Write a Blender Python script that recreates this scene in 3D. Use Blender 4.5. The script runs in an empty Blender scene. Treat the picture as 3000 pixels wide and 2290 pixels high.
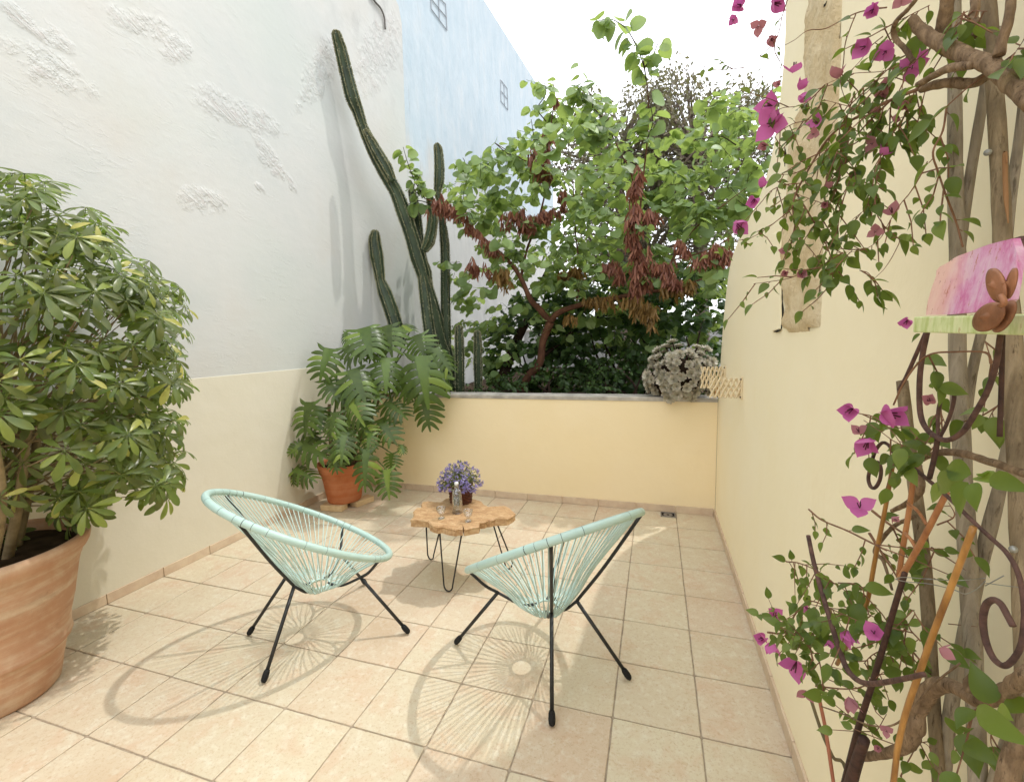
import bpy, math, random
import numpy as np
from mathutils import Vector, Matrix, noise as mnoise
random.seed(7); np.random.seed(7)
scn = bpy.context.scene
COL = scn.collection
rad = math.radians

# ------------------------------------------------------------------ camera
YAW, PITCH, ROLL = 0.3081, 0.1123, -0.0244
CAM = np.array([2.787873, -1.032438, 1.513314])
FPX = 1325.2                                    # focal length in pixels of a 3000 px wide frame
def _axes():
    cy, sy = math.cos(YAW), math.sin(YAW)
    f = np.array([-sy*math.cos(PITCH), cy*math.cos(PITCH), -math.sin(PITCH)])
    r = np.array([cy, sy, 0.0]); u = np.cross(r, f)
    return (math.cos(ROLL)*r+math.sin(ROLL)*u, -math.sin(ROLL)*r+math.cos(ROLL)*u, f)
AR, AU, AF = _axes()
cam_d = bpy.data.cameras.new('camera'); cam = bpy.data.objects.new('camera', cam_d); COL.objects.link(cam)
cam_d.sensor_width = 36; cam_d.lens = FPX/3000*36; cam_d.clip_start = 0.02; cam_d.clip_end = 600
cam.matrix_world = Matrix(((AR[0], AU[0], -AF[0], CAM[0]), (AR[1], AU[1], -AF[1], CAM[1]), (AR[2], AU[2], -AF[2], CAM[2]), (0, 0, 0, 1)))
scn.camera = cam
# ------------------------------------------------------------------ light
SUNV = Vector((0.3875, 0.3267, 1.0)).normalized()
sun_d = bpy.data.lights.new('sun', 'SUN'); sun = bpy.data.objects.new('sun', sun_d); COL.objects.link(sun)
sun_d.energy = 2.0; sun_d.angle = rad(0.9); sun_d.color = (1.0, 0.97, 0.92)
sun.rotation_euler = SUNV.to_track_quat('Z', 'Y').to_euler()
wd = bpy.data.worlds.new('World'); scn.world = wd; wd.use_nodes = True
wn = wd.node_tree.nodes; wn.clear()
sky = wn.new('ShaderNodeTexSky'); sky.sky_type = 'NISHITA'; sky.sun_disc = False
sky.sun_elevation = math.asin(SUNV.z); sky.sun_rotation = math.atan2(SUNV.x, SUNV.y)
sky.air_density = 1.0; sky.dust_density = 2.0; sky.ozone_density = 1.0
bg = wn.new('ShaderNodeBackground'); bg.inputs['Strength'].default_value = 0.15
wo = wn.new('ShaderNodeOutputWorld')
hz = wn.new('ShaderNodeMix'); hz.data_type = 'RGBA'; hz.inputs[0].default_value = 0.8   # thin white cloud over the whole sky
hz.inputs[7].default_value = (20.0, 20.4, 21.0, 1.0)
wd.node_tree.links.new(sky.outputs[0], hz.inputs[6]); wd.node_tree.links.new(hz.outputs[2], bg.inputs[0]); wd.node_tree.links.new(bg.outputs[0], wo.inputs[0])
scn.view_settings.view_transform = 'Standard'; scn.view_settings.look = 'None'
scn.view_settings.exposure = -0.2; scn.view_settings.gamma = 1.0
scn.cycles.max_bounces = 10; scn.cycles.diffuse_bounces = 6; scn.cycles.transmission_bounces = 8; scn.cycles.transparent_max_bounces = 12
try: scn.cycles.use_denoising = True
except Exception: pass

# ------------------------------------------------------------------ helpers
K3 = 3000/2201                                  # measurements were read from a 2201 px wide view of the photo
def ray(u, v): return AF + AR*((u*K3-1500)/FPX) - AU*((v*K3-1145)/FPX)
def W(u, v, ax, val):
    d = ray(u, v); return CAM + (val-CAM[ax])/d[ax]*d
def D(u, v, dep): return CAM + ray(u, v)*dep
def depth_of(p): return float((np.asarray(p)-CAM) @ AF)
def px(w, p):                                   # size in metres of w pixels at point p (a wide lens stretches things off its axis)
    z = depth_of(p); return w*K3/FPX*z*(z/float(np.linalg.norm(np.asarray(p)-CAM)))**.9
def proj(p):
    d = np.asarray(p)-CAM; z = d @ AF
    return ((1500+FPX*(d@AR)/z)/K3, (1145-FPX*(d@AU)/z)/K3)
def inpoly(u, v, poly):
    c = False; j = len(poly)-1
    for i in range(len(poly)):
        xi, yi = poly[i]; xj, yj = poly[j]
        if (yi > v) != (yj > v) and u < (xj-xi)*(v-yi)/(yj-yi)+xi: c = not c
        j = i
    return c
U = random.uniform
def unit(v):
    v = np.asarray(v, float); n = np.linalg.norm(v); return v/n if n > 1e-9 else np.array([0, 0, 1.0])
def frame(t, n):
    t = unit(t); s = np.cross(n, t)
    if np.linalg.norm(s) < 1e-5: s = np.cross([0.31, 0.2, 0.9], t)
    s = unit(s); return t, s, np.cross(t, s)
def rvec():
    v = np.random.normal(size=3); return v/np.linalg.norm(v)

def catmull(pts, n=6):
    P = [np.asarray(p, float) for p in pts]
    if len(P) < 3: return [P[0]+(P[-1]-P[0])*k/n for k in range(n+1)]
    P = [2*P[0]-P[1]]+P+[2*P[-1]-P[-2]]; out = []
    for i in range(1, len(P)-2):
        a, b, c, d = P[i-1:i+3]
        for k in range(n):
            t = k/n
            out.append(.5*((2*b)+(-a+c)*t+(2*a-5*b+4*c-d)*t*t+(-a+3*b-3*c+d)*t**3))
    out.append(P[-2]); return out

class MB:
    def __init__(s): s.v = []; s.l = []; s.n = []; s.c = 0
    def add(s, V, F):
        V = np.asarray(V, float)
        s.v.append(V)
        for f in F: s.l.extend([i+s.c for i in f]); s.n.append(len(f))
        s.c += len(V)
    def tmpl(s, T, o, t, n, sc=1.0):
        V, F = T; t, sd, nn = frame(t, n)
        M = np.stack([t, sd, nn])
        s.add((V*sc) @ M+np.asarray(o), F)
    def tube(s, pts, r, k=8, cap=True, bump=0.0, bs=30.0, ribs=None):
        P = [np.asarray(p, float) for p in pts]; n = len(P)
        R = [r]*n if np.isscalar(r) else list(r)
        if len(R) != n: R = list(np.interp(np.linspace(0, 1, n), np.linspace(0, 1, len(R)), R))
        T = [unit(P[min(i+1, n-1)]-P[max(i-1, 0)]) for i in range(n)]
        a = np.array([0, 0, 1.0]) if abs(T[0][2]) < .9 else np.array([1.0, 0, 0])
        N = unit(np.cross(T[0], a)); V = []
        for i in range(n):
            N = unit(N-T[i]*(N@T[i])); B = np.cross(T[i], N)
            for j in range(k):
                th = 2*math.pi*j/k; q = R[i]
                if ribs is not None: q *= ribs[j]
                d = N*math.cos(th)+B*math.sin(th)
                if bump:
                    p = P[i]+d*q; q *= 1+bump*mnoise.noise(Vector(p*bs))
                V.append(P[i]+d*q)
        F = []
        for i in range(n-1):
            for j in range(k):
                F.append((i*k+j, i*k+(j+1) % k, (i+1)*k+(j+1) % k, (i+1)*k+j))
        if cap: F.append(tuple(range(k-1, -1, -1))); F.append(tuple(range((n-1)*k, n*k)))
        s.add(V, F); return s
    def box(s, a, b):
        x0, y0, z0 = a; x1, y1, z1 = b
        s.add([(x0, y0, z0), (x1, y0, z0), (x1, y1, z0), (x0, y1, z0), (x0, y0, z1), (x1, y0, z1), (x1, y1, z1), (x0, y1, z1)],
              [(0, 3, 2, 1), (4, 5, 6, 7), (0, 1, 5, 4), (1, 2, 6, 5), (2, 3, 7, 6), (3, 0, 4, 7)]); return s
    def lathe(s, c, prof, k=48, wob=0.0, cap=False):
        V = []; F = []
        for i, (r, z) in enumerate(prof):
            for j in range(k):
                th = 2*math.pi*j/k; q = r
                if wob: q *= 1+wob*mnoise.noise(Vector((math.cos(th)*1.5, math.sin(th)*1.5, z*9)))
                V.append((c[0]+q*math.cos(th), c[1]+q*math.sin(th), c[2]+z))
        for i in range(len(prof)-1):
            for j in range(k): F.append((i*k+j, i*k+(j+1) % k, (i+1)*k+(j+1) % k, (i+1)*k+j))
        if cap: F.append(tuple(range(k-1, -1, -1))); F.append(tuple(range((len(prof)-1)*k, len(prof)*k)))
        s.add(V, F); return s
    def prism(s, poly, ax, a, b):
        """polygon extruded along axis ax from a to b; poly gives the two other coordinates in order"""
        n = len(poly); V = []
        for val in (a, b):
            for p in poly:
                q = list(p); q.insert(ax, val); V.append(q)
        F = [tuple(range(n)), tuple(range(2*n-1, n-1, -1))]+[(i, i+n, (i+1) % n+n, (i+1) % n) for i in range(n)]
        s.add(V, F); return s
    def mesh(s, name, smooth=True):
        me = bpy.data.meshes.new(name)
        V = np.concatenate(s.v) if s.v else np.zeros((0, 3))
        me.vertices.add(len(V)); me.vertices.foreach_set('co', V.ravel())
        n = np.array(s.n, dtype=np.int32); me.loops.add(len(s.l)); me.loops.foreach_set('vertex_index', np.array(s.l, dtype=np.int32))
        me.polygons.add(len(n)); st = np.zeros(len(n), dtype=np.int32); st[1:] = np.cumsum(n)[:-1]
        me.polygons.foreach_set('loop_start', st)
        me.polygons.foreach_set('use_smooth', np.full(len(n), smooth))
        me.update(calc_edges=True); me.validate()
        return me
    def build(s, name, mat, parent=None, smooth=True, bevel=0, fix=False):
        me = s.mesh(name, smooth); me.materials.append(mat)
        if fix:
            import bmesh
            bm = bmesh.new(); bm.from_mesh(me); bmesh.ops.recalc_face_normals(bm, faces=bm.faces); bm.to_mesh(me); bm.free()
        o = bpy.data.objects.new(name, me); COL.objects.link(o)
        if parent is not None:
            o.parent = parent; o.matrix_parent_inverse = Matrix.Translation(-Vector(parent.location))
        if bevel:
            b = o.modifiers.new('bevel', 'BEVEL'); b.width = bevel; b.segments = 2; b.limit_method = 'ANGLE'
        return o
def combine(name, parts, parent):
    b = MB(); mi = []
    for k, (q, mt) in enumerate(parts):
        if not q.v: continue
        b.v += q.v; b.l += [i+b.c for i in q.l]; b.n += q.n; b.c += q.c; mi += [k]*len(q.n)
    o = b.build(name, parts[0][1], parent)
    for q, mt in parts[1:]: o.data.materials.append(mt)
    o.data.polygons.foreach_set('material_index', np.array(mi, dtype=np.int32)); return o
def tag(o, label, cat, group=None, kind=None):
    if label: o['label'] = label
    if cat: o['category'] = cat
    if group: o['group'] = group
    if kind: o['kind'] = kind
    return o
def thing(name, loc, label, cat, group=None):
    o = bpy.data.objects.new(name, None); COL.objects.link(o); o.location = Vector(loc); o.empty_display_size = .1
    return tag(o, label, cat, group)
def part_copy(src, parent, M):
    o = src.copy(); COL.objects.link(o); o.parent = parent; o.matrix_parent_inverse = Matrix.Translation(-Vector(parent.location))
    o.matrix_basis = M; return o

# ------------------------------------------------------------------ materials
def lin(c): return tuple(((x/255)/12.92 if x/255 <= .04045 else ((x/255+.055)/1.055)**2.4) for x in c)+(1,)
class Mat:
    def __init__(s, name):
        s.m = bpy.data.materials.new(name); s.m.use_nodes = True; s.t = s.m.node_tree; s.t.nodes.clear()
        s.out = s.N('ShaderNodeOutputMaterial')
    def N(s, ty, **kw):
        n = s.t.nodes.new(ty)
        for k, v in kw.items(): setattr(n, k, v)
        return n
    def L(s, a, b): s.t.links.new(a, b)
    def setv(s, sock, v):
        if hasattr(v, 'is_output'): s.L(v, sock)
        else: sock.default_value = v
    def pos(s): return s.N('ShaderNodeNewGeometry').outputs['Position']
    def obj(s): return s.N('ShaderNodeTexCoord').outputs['Object']
    def mapping(s, vec, scale=(1, 1, 1), rot=(0, 0, 0), loc=(0, 0, 0)):
        n = s.N('ShaderNodeMapping'); s.L(vec, n.inputs[0]); n.inputs['Scale'].default_value = scale
        n.inputs['Rotation'].default_value = rot; n.inputs['Location'].default_value = loc; return n.outputs[0]
    def noise(s, vec, scale, detail=4, rough=.55, dist=0.0):
        n = s.N('ShaderNodeTexNoise'); s.L(vec, n.inputs['Vector']); n.inputs['Scale'].default_value = scale
        n.inputs['Detail'].default_value = detail; n.inputs['Roughness'].default_value = rough; n.inputs['Distortion'].default_value = dist
        return n.outputs['Fac']
    def ramp(s, fac, stops):
        n = s.N('ShaderNodeValToRGB'); s.L(fac, n.inputs[0]); e = n.color_ramp.elements
        while len(e) < len(stops): e.new(.5)
        for k, (p, c) in zip(e, stops): k.position = p; k.color = c if len(c) == 4 else lin(c)
        return n.outputs[0]
    def mix(s, f, a, b, mode='MIX'):
        n = s.N('ShaderNodeMix', data_type='RGBA', blend_type=mode)
        s.setv(n.inputs[0], f); s.setv(n.inputs[6], a); s.setv(n.inputs[7], b); return n.outputs[2]
    def math(s, op, a, b=0.0, c=0.0, clamp=False):
        n = s.N('ShaderNodeMath', operation=op, use_clamp=clamp)
        s.setv(n.inputs[0], a); s.setv(n.inputs[1], b); s.setv(n.inputs[2], c); return n.outputs[0]
    def smooth(s, x, a, b, lo=0.0, hi=1.0):
        n = s.N('ShaderNodeMapRange', interpolation_type='SMOOTHSTEP'); s.setv(n.inputs[0], x)
        n.inputs[1].default_value = a; n.inputs[2].default_value = b; n.inputs[3].default_value = lo; n.inputs[4].default_value = hi
        return n.outputs[0]
    def island(s): return s.N('ShaderNodeNewGeometry').outputs['Random Per Island']
    def bump(s, h, strength=.3, dist=.01, prev=None):
        n = s.N('ShaderNodeBump'); n.inputs['Strength'].default_value = strength; n.inputs['Distance'].default_value = dist
        s.L(h, n.inputs['Height'])
        if prev is not None: s.L(prev, n.inputs['Normal'])
        return n.outputs[0]
    def pbr(s, col, rough=.6, spec=.5, normal=None, metal=0.0, **kw):
        p = s.N('ShaderNodeBsdfPrincipled'); s.setv(p.inputs['Base Color'], col); s.setv(p.inputs['Roughness'], rough)
        p.inputs['Specular IOR Level'].default_value = spec; p.inputs['Metallic'].default_value = metal
        if normal is not None: s.L(normal, p.inputs['Normal'])
        for k, v in kw.items(): s.setv(p.inputs[k], v)
        return p.outputs[0]
    def done(s, sh): s.L(sh, s.out.inputs[0]); return s.m
def simple(name, c1, c2, scale=8, rough=.6, bump=.15, bscale=40, spec=.4, metal=0.0, detail=5, stretch=(1, 1, 1)):
    m = Mat(name); P = m.mapping(m.pos(), stretch); n = m.noise(P, scale, detail)
    col = m.ramp(n, [(.3, c1), (.7, c2)])
    nb = m.bump(m.noise(P, bscale, 4), bump, .004) if bump else None
    return m.done(m.pbr(col, rough, spec, nb, metal))
def woodmat(name, a, b, crack, st=.10, sc=60):
    m = Mat(name); P = m.pos(); Q = m.mapping(P, (1, 1, st))
    c = m.ramp(m.noise(Q, sc, 5, .6, .4), [(.3, a), (.5, tuple((x+y)/2 for x, y in zip(a, b))), (.72, b)])
    c = m.mix(m.smooth(m.noise(Q, sc*2.6, 4, .7), .56, .7, 0, .75), c, lin(crack))
    c = m.mix(m.smooth(m.noise(P, 16, 4, .6), .5, .7, 0, .45), c, lin(tuple(.72*x for x in a)))
    nb = m.bump(m.noise(Q, sc*2.2, 5, .65), .9, .006); nb = m.bump(m.noise(Q, sc*.8, 3, .6), .5, .006, nb); return m.done(m.pbr(c, .88, .2, nb))
def leafmat(name, stops, trans, tf=.35, rough=.4, spec=.5, vein=0.0):
    m = Mat(name); col = m.ramp(m.island(), stops)
    col = m.mix(m.math('MULTIPLY', m.noise(m.pos(), 25, 3), .35), col, lin(stops[-1][1]))
    nb = m.bump(m.noise(m.pos(), 90, 2), .12, .003)
    p = m.pbr(col, rough, spec, nb)
    t = m.N('ShaderNodeBsdfTranslucent'); t.inputs[0].default_value = lin(trans)
    x = m.N('ShaderNodeMixShader'); x.inputs[0].default_value = tf; m.L(p, x.inputs[1]); m.L(t.outputs[0], x.inputs[2])
    return m.done(x.outputs[0])

XL, XR, YB = -0.34, 3.28, 2.97
TL = 0.33

# tile
m = Mat('terrace_tile'); P = m.pos(); isl = m.island()
tint = m.ramp(isl, [(0, (200, 187, 161)), (.35, (203, 191, 164)), (.6, (202, 184, 160)), (.8, (204, 194, 167)), (1, (199, 180, 155))])
off = m.N('ShaderNodeVectorMath', operation='SCALE'); m.L(m.N('ShaderNodeNewGeometry').outputs['Position'], off.inputs[0]); off.inputs['Scale'].default_value = 1.0
cv = m.N('ShaderNodeCombineXYZ'); m.L(m.math('MULTIPLY', isl, 37.0), cv.inputs[2])
ad = m.N('ShaderNodeVectorMath', operation='ADD'); m.L(P, ad.inputs[0]); m.L(cv.outputs[0], ad.inputs[1]); Q = ad.outputs[0]
big = m.noise(Q, 7, 5, .6, .6); mid = m.noise(Q, 26, 6, .65); fine = m.noise(Q, 190, 4, .7)
c = m.mix(m.smooth(big, .46, .7, 0, .42), tint, lin((197, 162, 134)))
c = m.mix(m.smooth(mid, .47, .7, 0, .55), c, lin((214, 209, 190)))
c = m.mix(m.smooth(m.noise(Q, 75, 5, .75), .5, .68, 0, .5), c, lin((176, 146, 114)))
c = m.mix(m.smooth(fine, .58, .72, 0, .6), c, lin((146, 114, 84)))
c = m.mix(m.smooth(m.noise(P, 1.6, 4, .6), .5, .75, 0, .35), c, lin((176, 146, 114)))
nb = m.bump(mid, .16, .004); nb = m.bump(fine, .12, .0015, nb)
M_TILE = m.done(m.pbr(c, m.smooth(big, .3, .7, .5, .72), .35, nb))
m = Mat('grout'); M_GROUT = m.done(m.pbr(m.ramp(m.noise(m.pos(), 30, 5), [(.3, (142, 128, 110)), (.7, (178, 163, 142))]), .95, .1, m.bump(m.noise(m.pos(), 250, 3), .5, .003)))
M_SKIRT = simple('skirting_tile', (196, 172, 148), (212, 194, 168), 14, .6, .15, 90)

def plaster(name, base, alt, dirt, sc=2.2, bumps=.25):
    m = Mat(name); P = m.pos()
    n = m.noise(P, sc, 5, .55, .4); c = m.ramp(n, [(.32, base), (.68, alt)])
    c = m.mix(m.smooth(m.noise(m.mapping(P, (1, 1, .35)), 5, 6, .65), .58, .82, 0, .5), c, lin(dirt))
    nb = m.bump(m.noise(P, 6, 5, .5), bumps, .02); nb = m.bump(m.noise(P, 70, 4, .6), .12, .004, nb)
    return m.done(m.pbr(c, .85, .2, nb))
M_CREAM = plaster('cream_plaster', (247, 236, 204), (248, 238, 209), (243, 228, 192))
M_YELLOW = plaster('yellow_plaster', (238, 220, 180), (240, 223, 186), (231, 209, 166))
M_BAND = plaster('beige_dado', (212, 206, 186), (216, 210, 192), (204, 195, 173), 1.5)
M_COPING = simple('coping_concrete', (150, 146, 138), (196, 190, 180), 9, .9, .4, 60, .2)
M_SOIL = simple('soil', (40, 30, 22), (78, 62, 46), 12, .95, .6, 60, .1)

# tall white wall: worn lime plaster with gouged patches
def wall_white():
    m = Mat('white_plaster'); P = m.pos()
    sep = m.N('ShaderNodeSeparateXYZ'); m.L(P, sep.inputs[0]); y, z = sep.outputs[1], sep.outputs[2]
    n = m.noise(P, 1.1, 5, .55, .5)
    c = m.ramp(n, [(.3, (192, 195, 192)), (.55, (200, 200, 196)), (.75, (198, 195, 188))])
    patches = [(520, 245, 95, 30, 26), (310, 55, 75, 28, 22), (375, 100, 40, 34, 32), (85, 60, 95, 22, 32), (110, 150, 110, 36, 30), (575, 335, 55, 18, 55), (620, 390, 30, 10, 52), (435, 430, 50, 26, 12), (560, 405, 16, 6, 50), (690, 150, 30, 90, 25), (820, 110, 40, 90, 20)]
    mask = None
    warp = m.math('MULTIPLY', m.math('SUBTRACT', m.noise(P, 5, 5, .65), .5), 3.2)
    for (u, v, a, b, ang) in patches:
        p0 = W(u, v, 0, XL); t = rad(ang); p1 = W(u+a*math.cos(t), v+a*math.sin(t), 0, XL); p2 = W(u-b*math.sin(t), v+b*math.cos(t), 0, XL)
        Mx = np.array([[p1[1]-p0[1], p2[1]-p0[1]], [p1[2]-p0[2], p2[2]-p0[2]]]); I = np.linalg.inv(Mx)
        dy = m.math('SUBTRACT', y, float(p0[1])); dz = m.math('SUBTRACT', z, float(p0[2]))
        s = m.math('ADD', m.math('MULTIPLY', dy, float(I[0, 0])), m.math('MULTIPLY', dz, float(I[0, 1])))
        q = m.math('ADD', m.math('MULTIPLY', dy, float(I[1, 0])), m.math('MULTIPLY', dz, float(I[1, 1])))
        r = m.math('ADD', m.math('MULTIPLY', s, s), m.math('MULTIPLY', q, q))
        r = m.math('ADD', r, warp)
        k = m.smooth(r, .15, 1.4, 1.0, 0.0)
        mask = k if mask is None else m.math('MAXIMUM', mask, k)
    # broken edges
    mask = m.math('MULTIPLY', mask, m.smooth(m.noise(P, 9, 5, .65), .38, .58))
    ridg = m.noise(m.mapping(P, (1, 1, 1), (rad(-38), 0, 0)), 4, 2)
    st = m.mapping(m.mapping(P, (1, 1, 1), (rad(33), 0, 0)), (1, 3.2, 22))
    rn = m.noise(st, 2.2, 5, .6, .8)
    h = m.math('MULTIPLY', mask, rn)
    h = m.math('ADD', h, m.math('MULTIPLY', m.noise(P, 1.5, 3), .10))
    stain = m.math('MULTIPLY', m.smooth(m.noise(m.mapping(P, (1, .8, .5)), 3.5, 7, .7), .5, .72), m.smooth(m.math('ADD', m.math('MULTIPLY', y, .7), z), 6.4, 8.3))
    c = m.mix(m.math('MULTIPLY', stain, .55), c, lin((150, 150, 148)))
    c = m.mix(m.smooth(m.noise(P, .7, 3), .45, .7, 0, .4), c, lin((193, 199, 192)))
    c = m.mix(m.math('MULTIPLY', m.math('MULTIPLY', mask, m.smooth(rn, .55, .4)), .35), c, lin((186, 172, 168)))
    scr = m.noise(m.mapping(m.mapping(P, (1, 1, 1), (rad(9), 0, 0)), (1, 2.2, 9)), 3.6, 6, .66, 1.1)
    scm = m.smooth(m.noise(P, 1.9, 4, .6), .5, .68)
    nb = m.bump(h, .5, .03); nb = m.bump(m.math('MULTIPLY', m.smooth(scr, .52, .66), scm), .26, .008, nb); nb = m.bump(m.noise(m.mapping(P, (1, 1, 1.6)), 11, 6, .55), .2, .012, nb); nb = m.bump(m.noise(P, 90, 3), .12, .003, nb)
    return m.done(m.pbr(c, .85, .2, nb))
M_WHITE = wall_white()
m = Mat('faded_blue_plaster'); P = m.pos()
sep = m.N('ShaderNodeSeparateXYZ'); m.L(P, sep.inputs[0]); y, z = sep.outputs[1], sep.outputs[2]
lowedge = m.math('ADD', m.math('MULTIPLY', m.noise(m.mapping(P, (1, 1.2, .4)), 1.3, 5, .6), 2.4), m.math('MULTIPLY', y, .06))
bl = m.smooth(m.math('SUBTRACT', z, lowedge), 2.2, 3.1)
bc = m.ramp(m.noise(m.mapping(P, (1, 1.5, .6)), 2.5, 6, .65), [(.3, (178, 194, 203)), (.55, (190, 202, 209)), (.75, (201, 207, 210))])
wc = m.ramp(m.noise(P, 2, 5, .6), [(.3, (190, 191, 188)), (.7, (203, 202, 198))])
c = m.mix(bl, wc, bc)
c = m.mix(m.smooth(m.noise(m.mapping(P, (1, 5, .6)), 3, 6, .7), .56, .75, 0, .3), c, lin((150, 152, 152)))
M_BLUE = m.done(m.pbr(c, .85, .2, m.bump(m.noise(m.mapping(P, (1, 1.6, .8)), 5, 7, .62), .5, .03)))

M_STONE = None
m = Mat('bare_limestone'); P = m.pos()
c = m.ramp(m.noise(P, 6, 6, .65, .4), [(.3, (212, 188, 146)), (.5, (228, 208, 170)), (.7, (238, 224, 194))])
c = m.mix(m.smooth(m.noise(P, 40, 5, .7), .58, .75, 0, .5), c, lin((166, 132, 88)))
nb = m.bump(m.noise(P, 34, 6, .68), 1.0, .02); M_STONE = m.done(m.pbr(c, .9, .15, nb))

def terracotta(name, a, b, cbloom, bloom):
    m = Mat(name); P = m.obj()
    n = m.noise(P, 4, 6, .6, .5); c = m.ramp(n, [(.3, a), (.7, b)])
    band = m.noise(m.mapping(P, (.25, .25, 15)), 1.2, 4, .55, .0); cloud = m.noise(P, 6, 6, .66, .4)
    sep = m.N('ShaderNodeSeparateXYZ'); m.L(P, sep.inputs[0])
    w = m.math('ADD', m.math('MULTIPLY', band, .55), m.math('MULTIPLY', cloud, .45))
    c = m.mix(m.math('MULTIPLY', m.smooth(w, .42, .62), bloom), c, lin(cbloom))
    c = m.mix(m.math('MULTIPLY', m.smooth(m.noise(m.mapping(P, (1, 1, 2)), 9, 6, .7), .54, .74), .25), c, lin(tuple(.72*x for x in a)))
    c = m.mix(m.smooth(m.noise(P, 60, 5, .7), .6, .76, 0, .35), c, lin((120, 78, 50)))
    nb = m.bump(m.noise(m.mapping(P, (.4, .4, 26)), 2, 4, .6), .4, .006); nb = m.bump(m.noise(P, 120, 3), .15, .002, nb)
    return m.done(m.pbr(c, .82, .25, nb))
M_TERRA_OLD = terracotta('weathered_terracotta', (176, 132, 102), (192, 152, 122), (208, 188, 162), .75)
M_TERRA = terracotta('terracotta', (168, 94, 56), (186, 112, 72), (200, 146, 108), .4)

M_CORD = simple('mint_plastic_cord', (178, 203, 196), (194, 214, 206), 20, .42, 0, 1, .5)
M_RIM = simple('mint_plastic_wrap', (170, 198, 190), (184, 207, 198), 10, .45, .25, 160, .5)
M_BLACK = simple('black_powder_coat', (22, 22, 23), (34, 34, 34), 30, .45, 0, 1, .5)
M_RUBBER = simple('black_rubber', (18, 18, 18), (28, 28, 28), 30, .75, 0, 1, .3)
m = Mat('teak_slice'); P = m.pos()
c = m.ramp(m.noise(m.mapping(P, (4, 10, 10)), 3, 6, .6, 1.2), [(.3, (160, 122, 82)), (.5, (184, 148, 106)), (.7, (202, 172, 132))])
cell = m.N('ShaderNodeTexVoronoi'); m.L(m.mapping(P, (70, 110, 1)), cell.inputs['Vector']); cell.inputs['Scale'].default_value = 1.0
chis = m.smooth(cell.outputs['Distance'], .12, .5, 1.0, 0.0)
c = m.mix(m.math('MULTIPLY', chis, .4), c, lin((122, 78, 44)))
M_WOODTOP = m.done(m.pbr(c, .55, .4, m.bump(cell.outputs['Distance'], .5, .004)))
def thin_glass(name, tint, refl):
    m = Mat(name); tr = m.N('ShaderNodeBsdfTransparent'); tr.inputs[0].default_value = tint
    gl = m.N('ShaderNodeBsdfGlossy'); gl.inputs['Roughness'].default_value = .03
    lw = m.N('ShaderNodeLayerWeight'); lw.inputs['Blend'].default_value = refl
    x = m.N('ShaderNodeMixShader'); m.L(m.math('ADD', m.math('MULTIPLY', lw.outputs['Facing'], .8), .09), x.inputs[0]); m.L(tr.outputs[0], x.inputs[1]); m.L(gl.outputs[0], x.inputs[2])
    return m.done(x.outputs[0])
M_GLASS = thin_glass('clear_glass', (.96, .97, .96, 1), .35)
M_WATER = thin_glass('water', (.84, .87, .86, 1), .3)
M_STOP = simple('white_stopper', (215, 215, 210), (228, 228, 224), 20, .4, 0)
M_WICKER = simple('brown_wicker', (74, 38, 24), (112, 62, 38), 60, .6, .5, 150)
M_BRICK = simple('sand_brick', (196, 166, 124), (216, 190, 150), 20, .9, .4, 80)
M_CACTUS = simple('cactus_skin', (38, 52, 36), (62, 78, 50), 7, .5, .2, 40, .4)
M_AREOLE = simple('cactus_areole', (150, 150, 116), (180, 178, 150), 40, .8, 0)
M_BARK = simple('tree_bark', (78, 52, 40), (118, 82, 62), 14, .85, .6, 60, .2, stretch=(1, 1, .5))
M_DARKBARK = simple('dark_bark', (44, 34, 28), (70, 54, 44), 14, .9, .5, 60, .2)
M_GREYBARK = simple('grey_bark', (100, 88, 78), (136, 122, 108), 14, .9, .5, 60, .2)
M_VINEBARK = woodmat('vine_bark', (104, 84, 64), (170, 144, 114), (56, 42, 32), .3, 90)
M_TWIG = simple('vine_twig', (104, 72, 54), (146, 110, 84), 50, .8, .3, 150, .2)
M_POLE = woodmat('weathered_pole', (132, 120, 102), (182, 170, 150), (84, 70, 54))
M_POLE2 = woodmat('brown_weathered_pole', (112, 96, 74), (164, 146, 118), (70, 54, 38))
M_RUST = simple('rusty_iron', (58, 40, 36), (108, 78, 68), 70, .8, .5, 220, .4)
M_RUSTD = simple('dark_rusty_iron', (42, 27, 23), (82, 54, 44), 70, .7, .3, 150, .4)
M_CANE = simple('varnished_cane', (122, 78, 32), (190, 138, 70), 70, .4, .3, 140, .5, stretch=(1, 1, .2))
M_CANE2 = simple('orange_cane', (138, 84, 46), (188, 130, 82), 70, .42, .3, 140, .5, stretch=(1, 1, .2))
M_CANE3 = simple('reddish_cane', (150, 86, 62), (176, 112, 82), 16, .6, .2, 60, .4)
M_CANE4 = simple('olive_cane', (84, 74, 46), (116, 100, 66), 16, .6, .2, 60, .4)
M_WIRE = simple('galvanised_wire', (130, 130, 126), (170, 170, 165), 40, .4, 0, 1, .5, .6)
M_COPPER = simple('dull_copper', (116, 76, 50), (164, 110, 76), 40, .5, .3, 90, .5, .25)
m = Mat('worn_pink_paint'); P = m.pos(); Q = m.mapping(m.mapping(P, (1, 1, 1), (.22, 0, 0)), (60, 60, 13))
c = m.ramp(m.noise(Q, 1.1, 6, .68, .3), [(.34, (184, 98, 142)), (.45, (194, 122, 158)), (.56, (202, 152, 178)), (.7, (206, 176, 186))])
sep = m.N('ShaderNodeSeparateXYZ'); m.L(P, sep.inputs[0])
lft = m.smooth(m.math('ADD', sep.outputs[1], m.math('MULTIPLY', m.noise(P, 28, 4), .05)), float(W(2062, 620, 0, 3.085)[1])+.025, float(W(2000, 620, 0, 3.085)[1])+.025)
c = m.mix(m.math('MULTIPLY', lft, .75), c, lin((224, 190, 164)))
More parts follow.
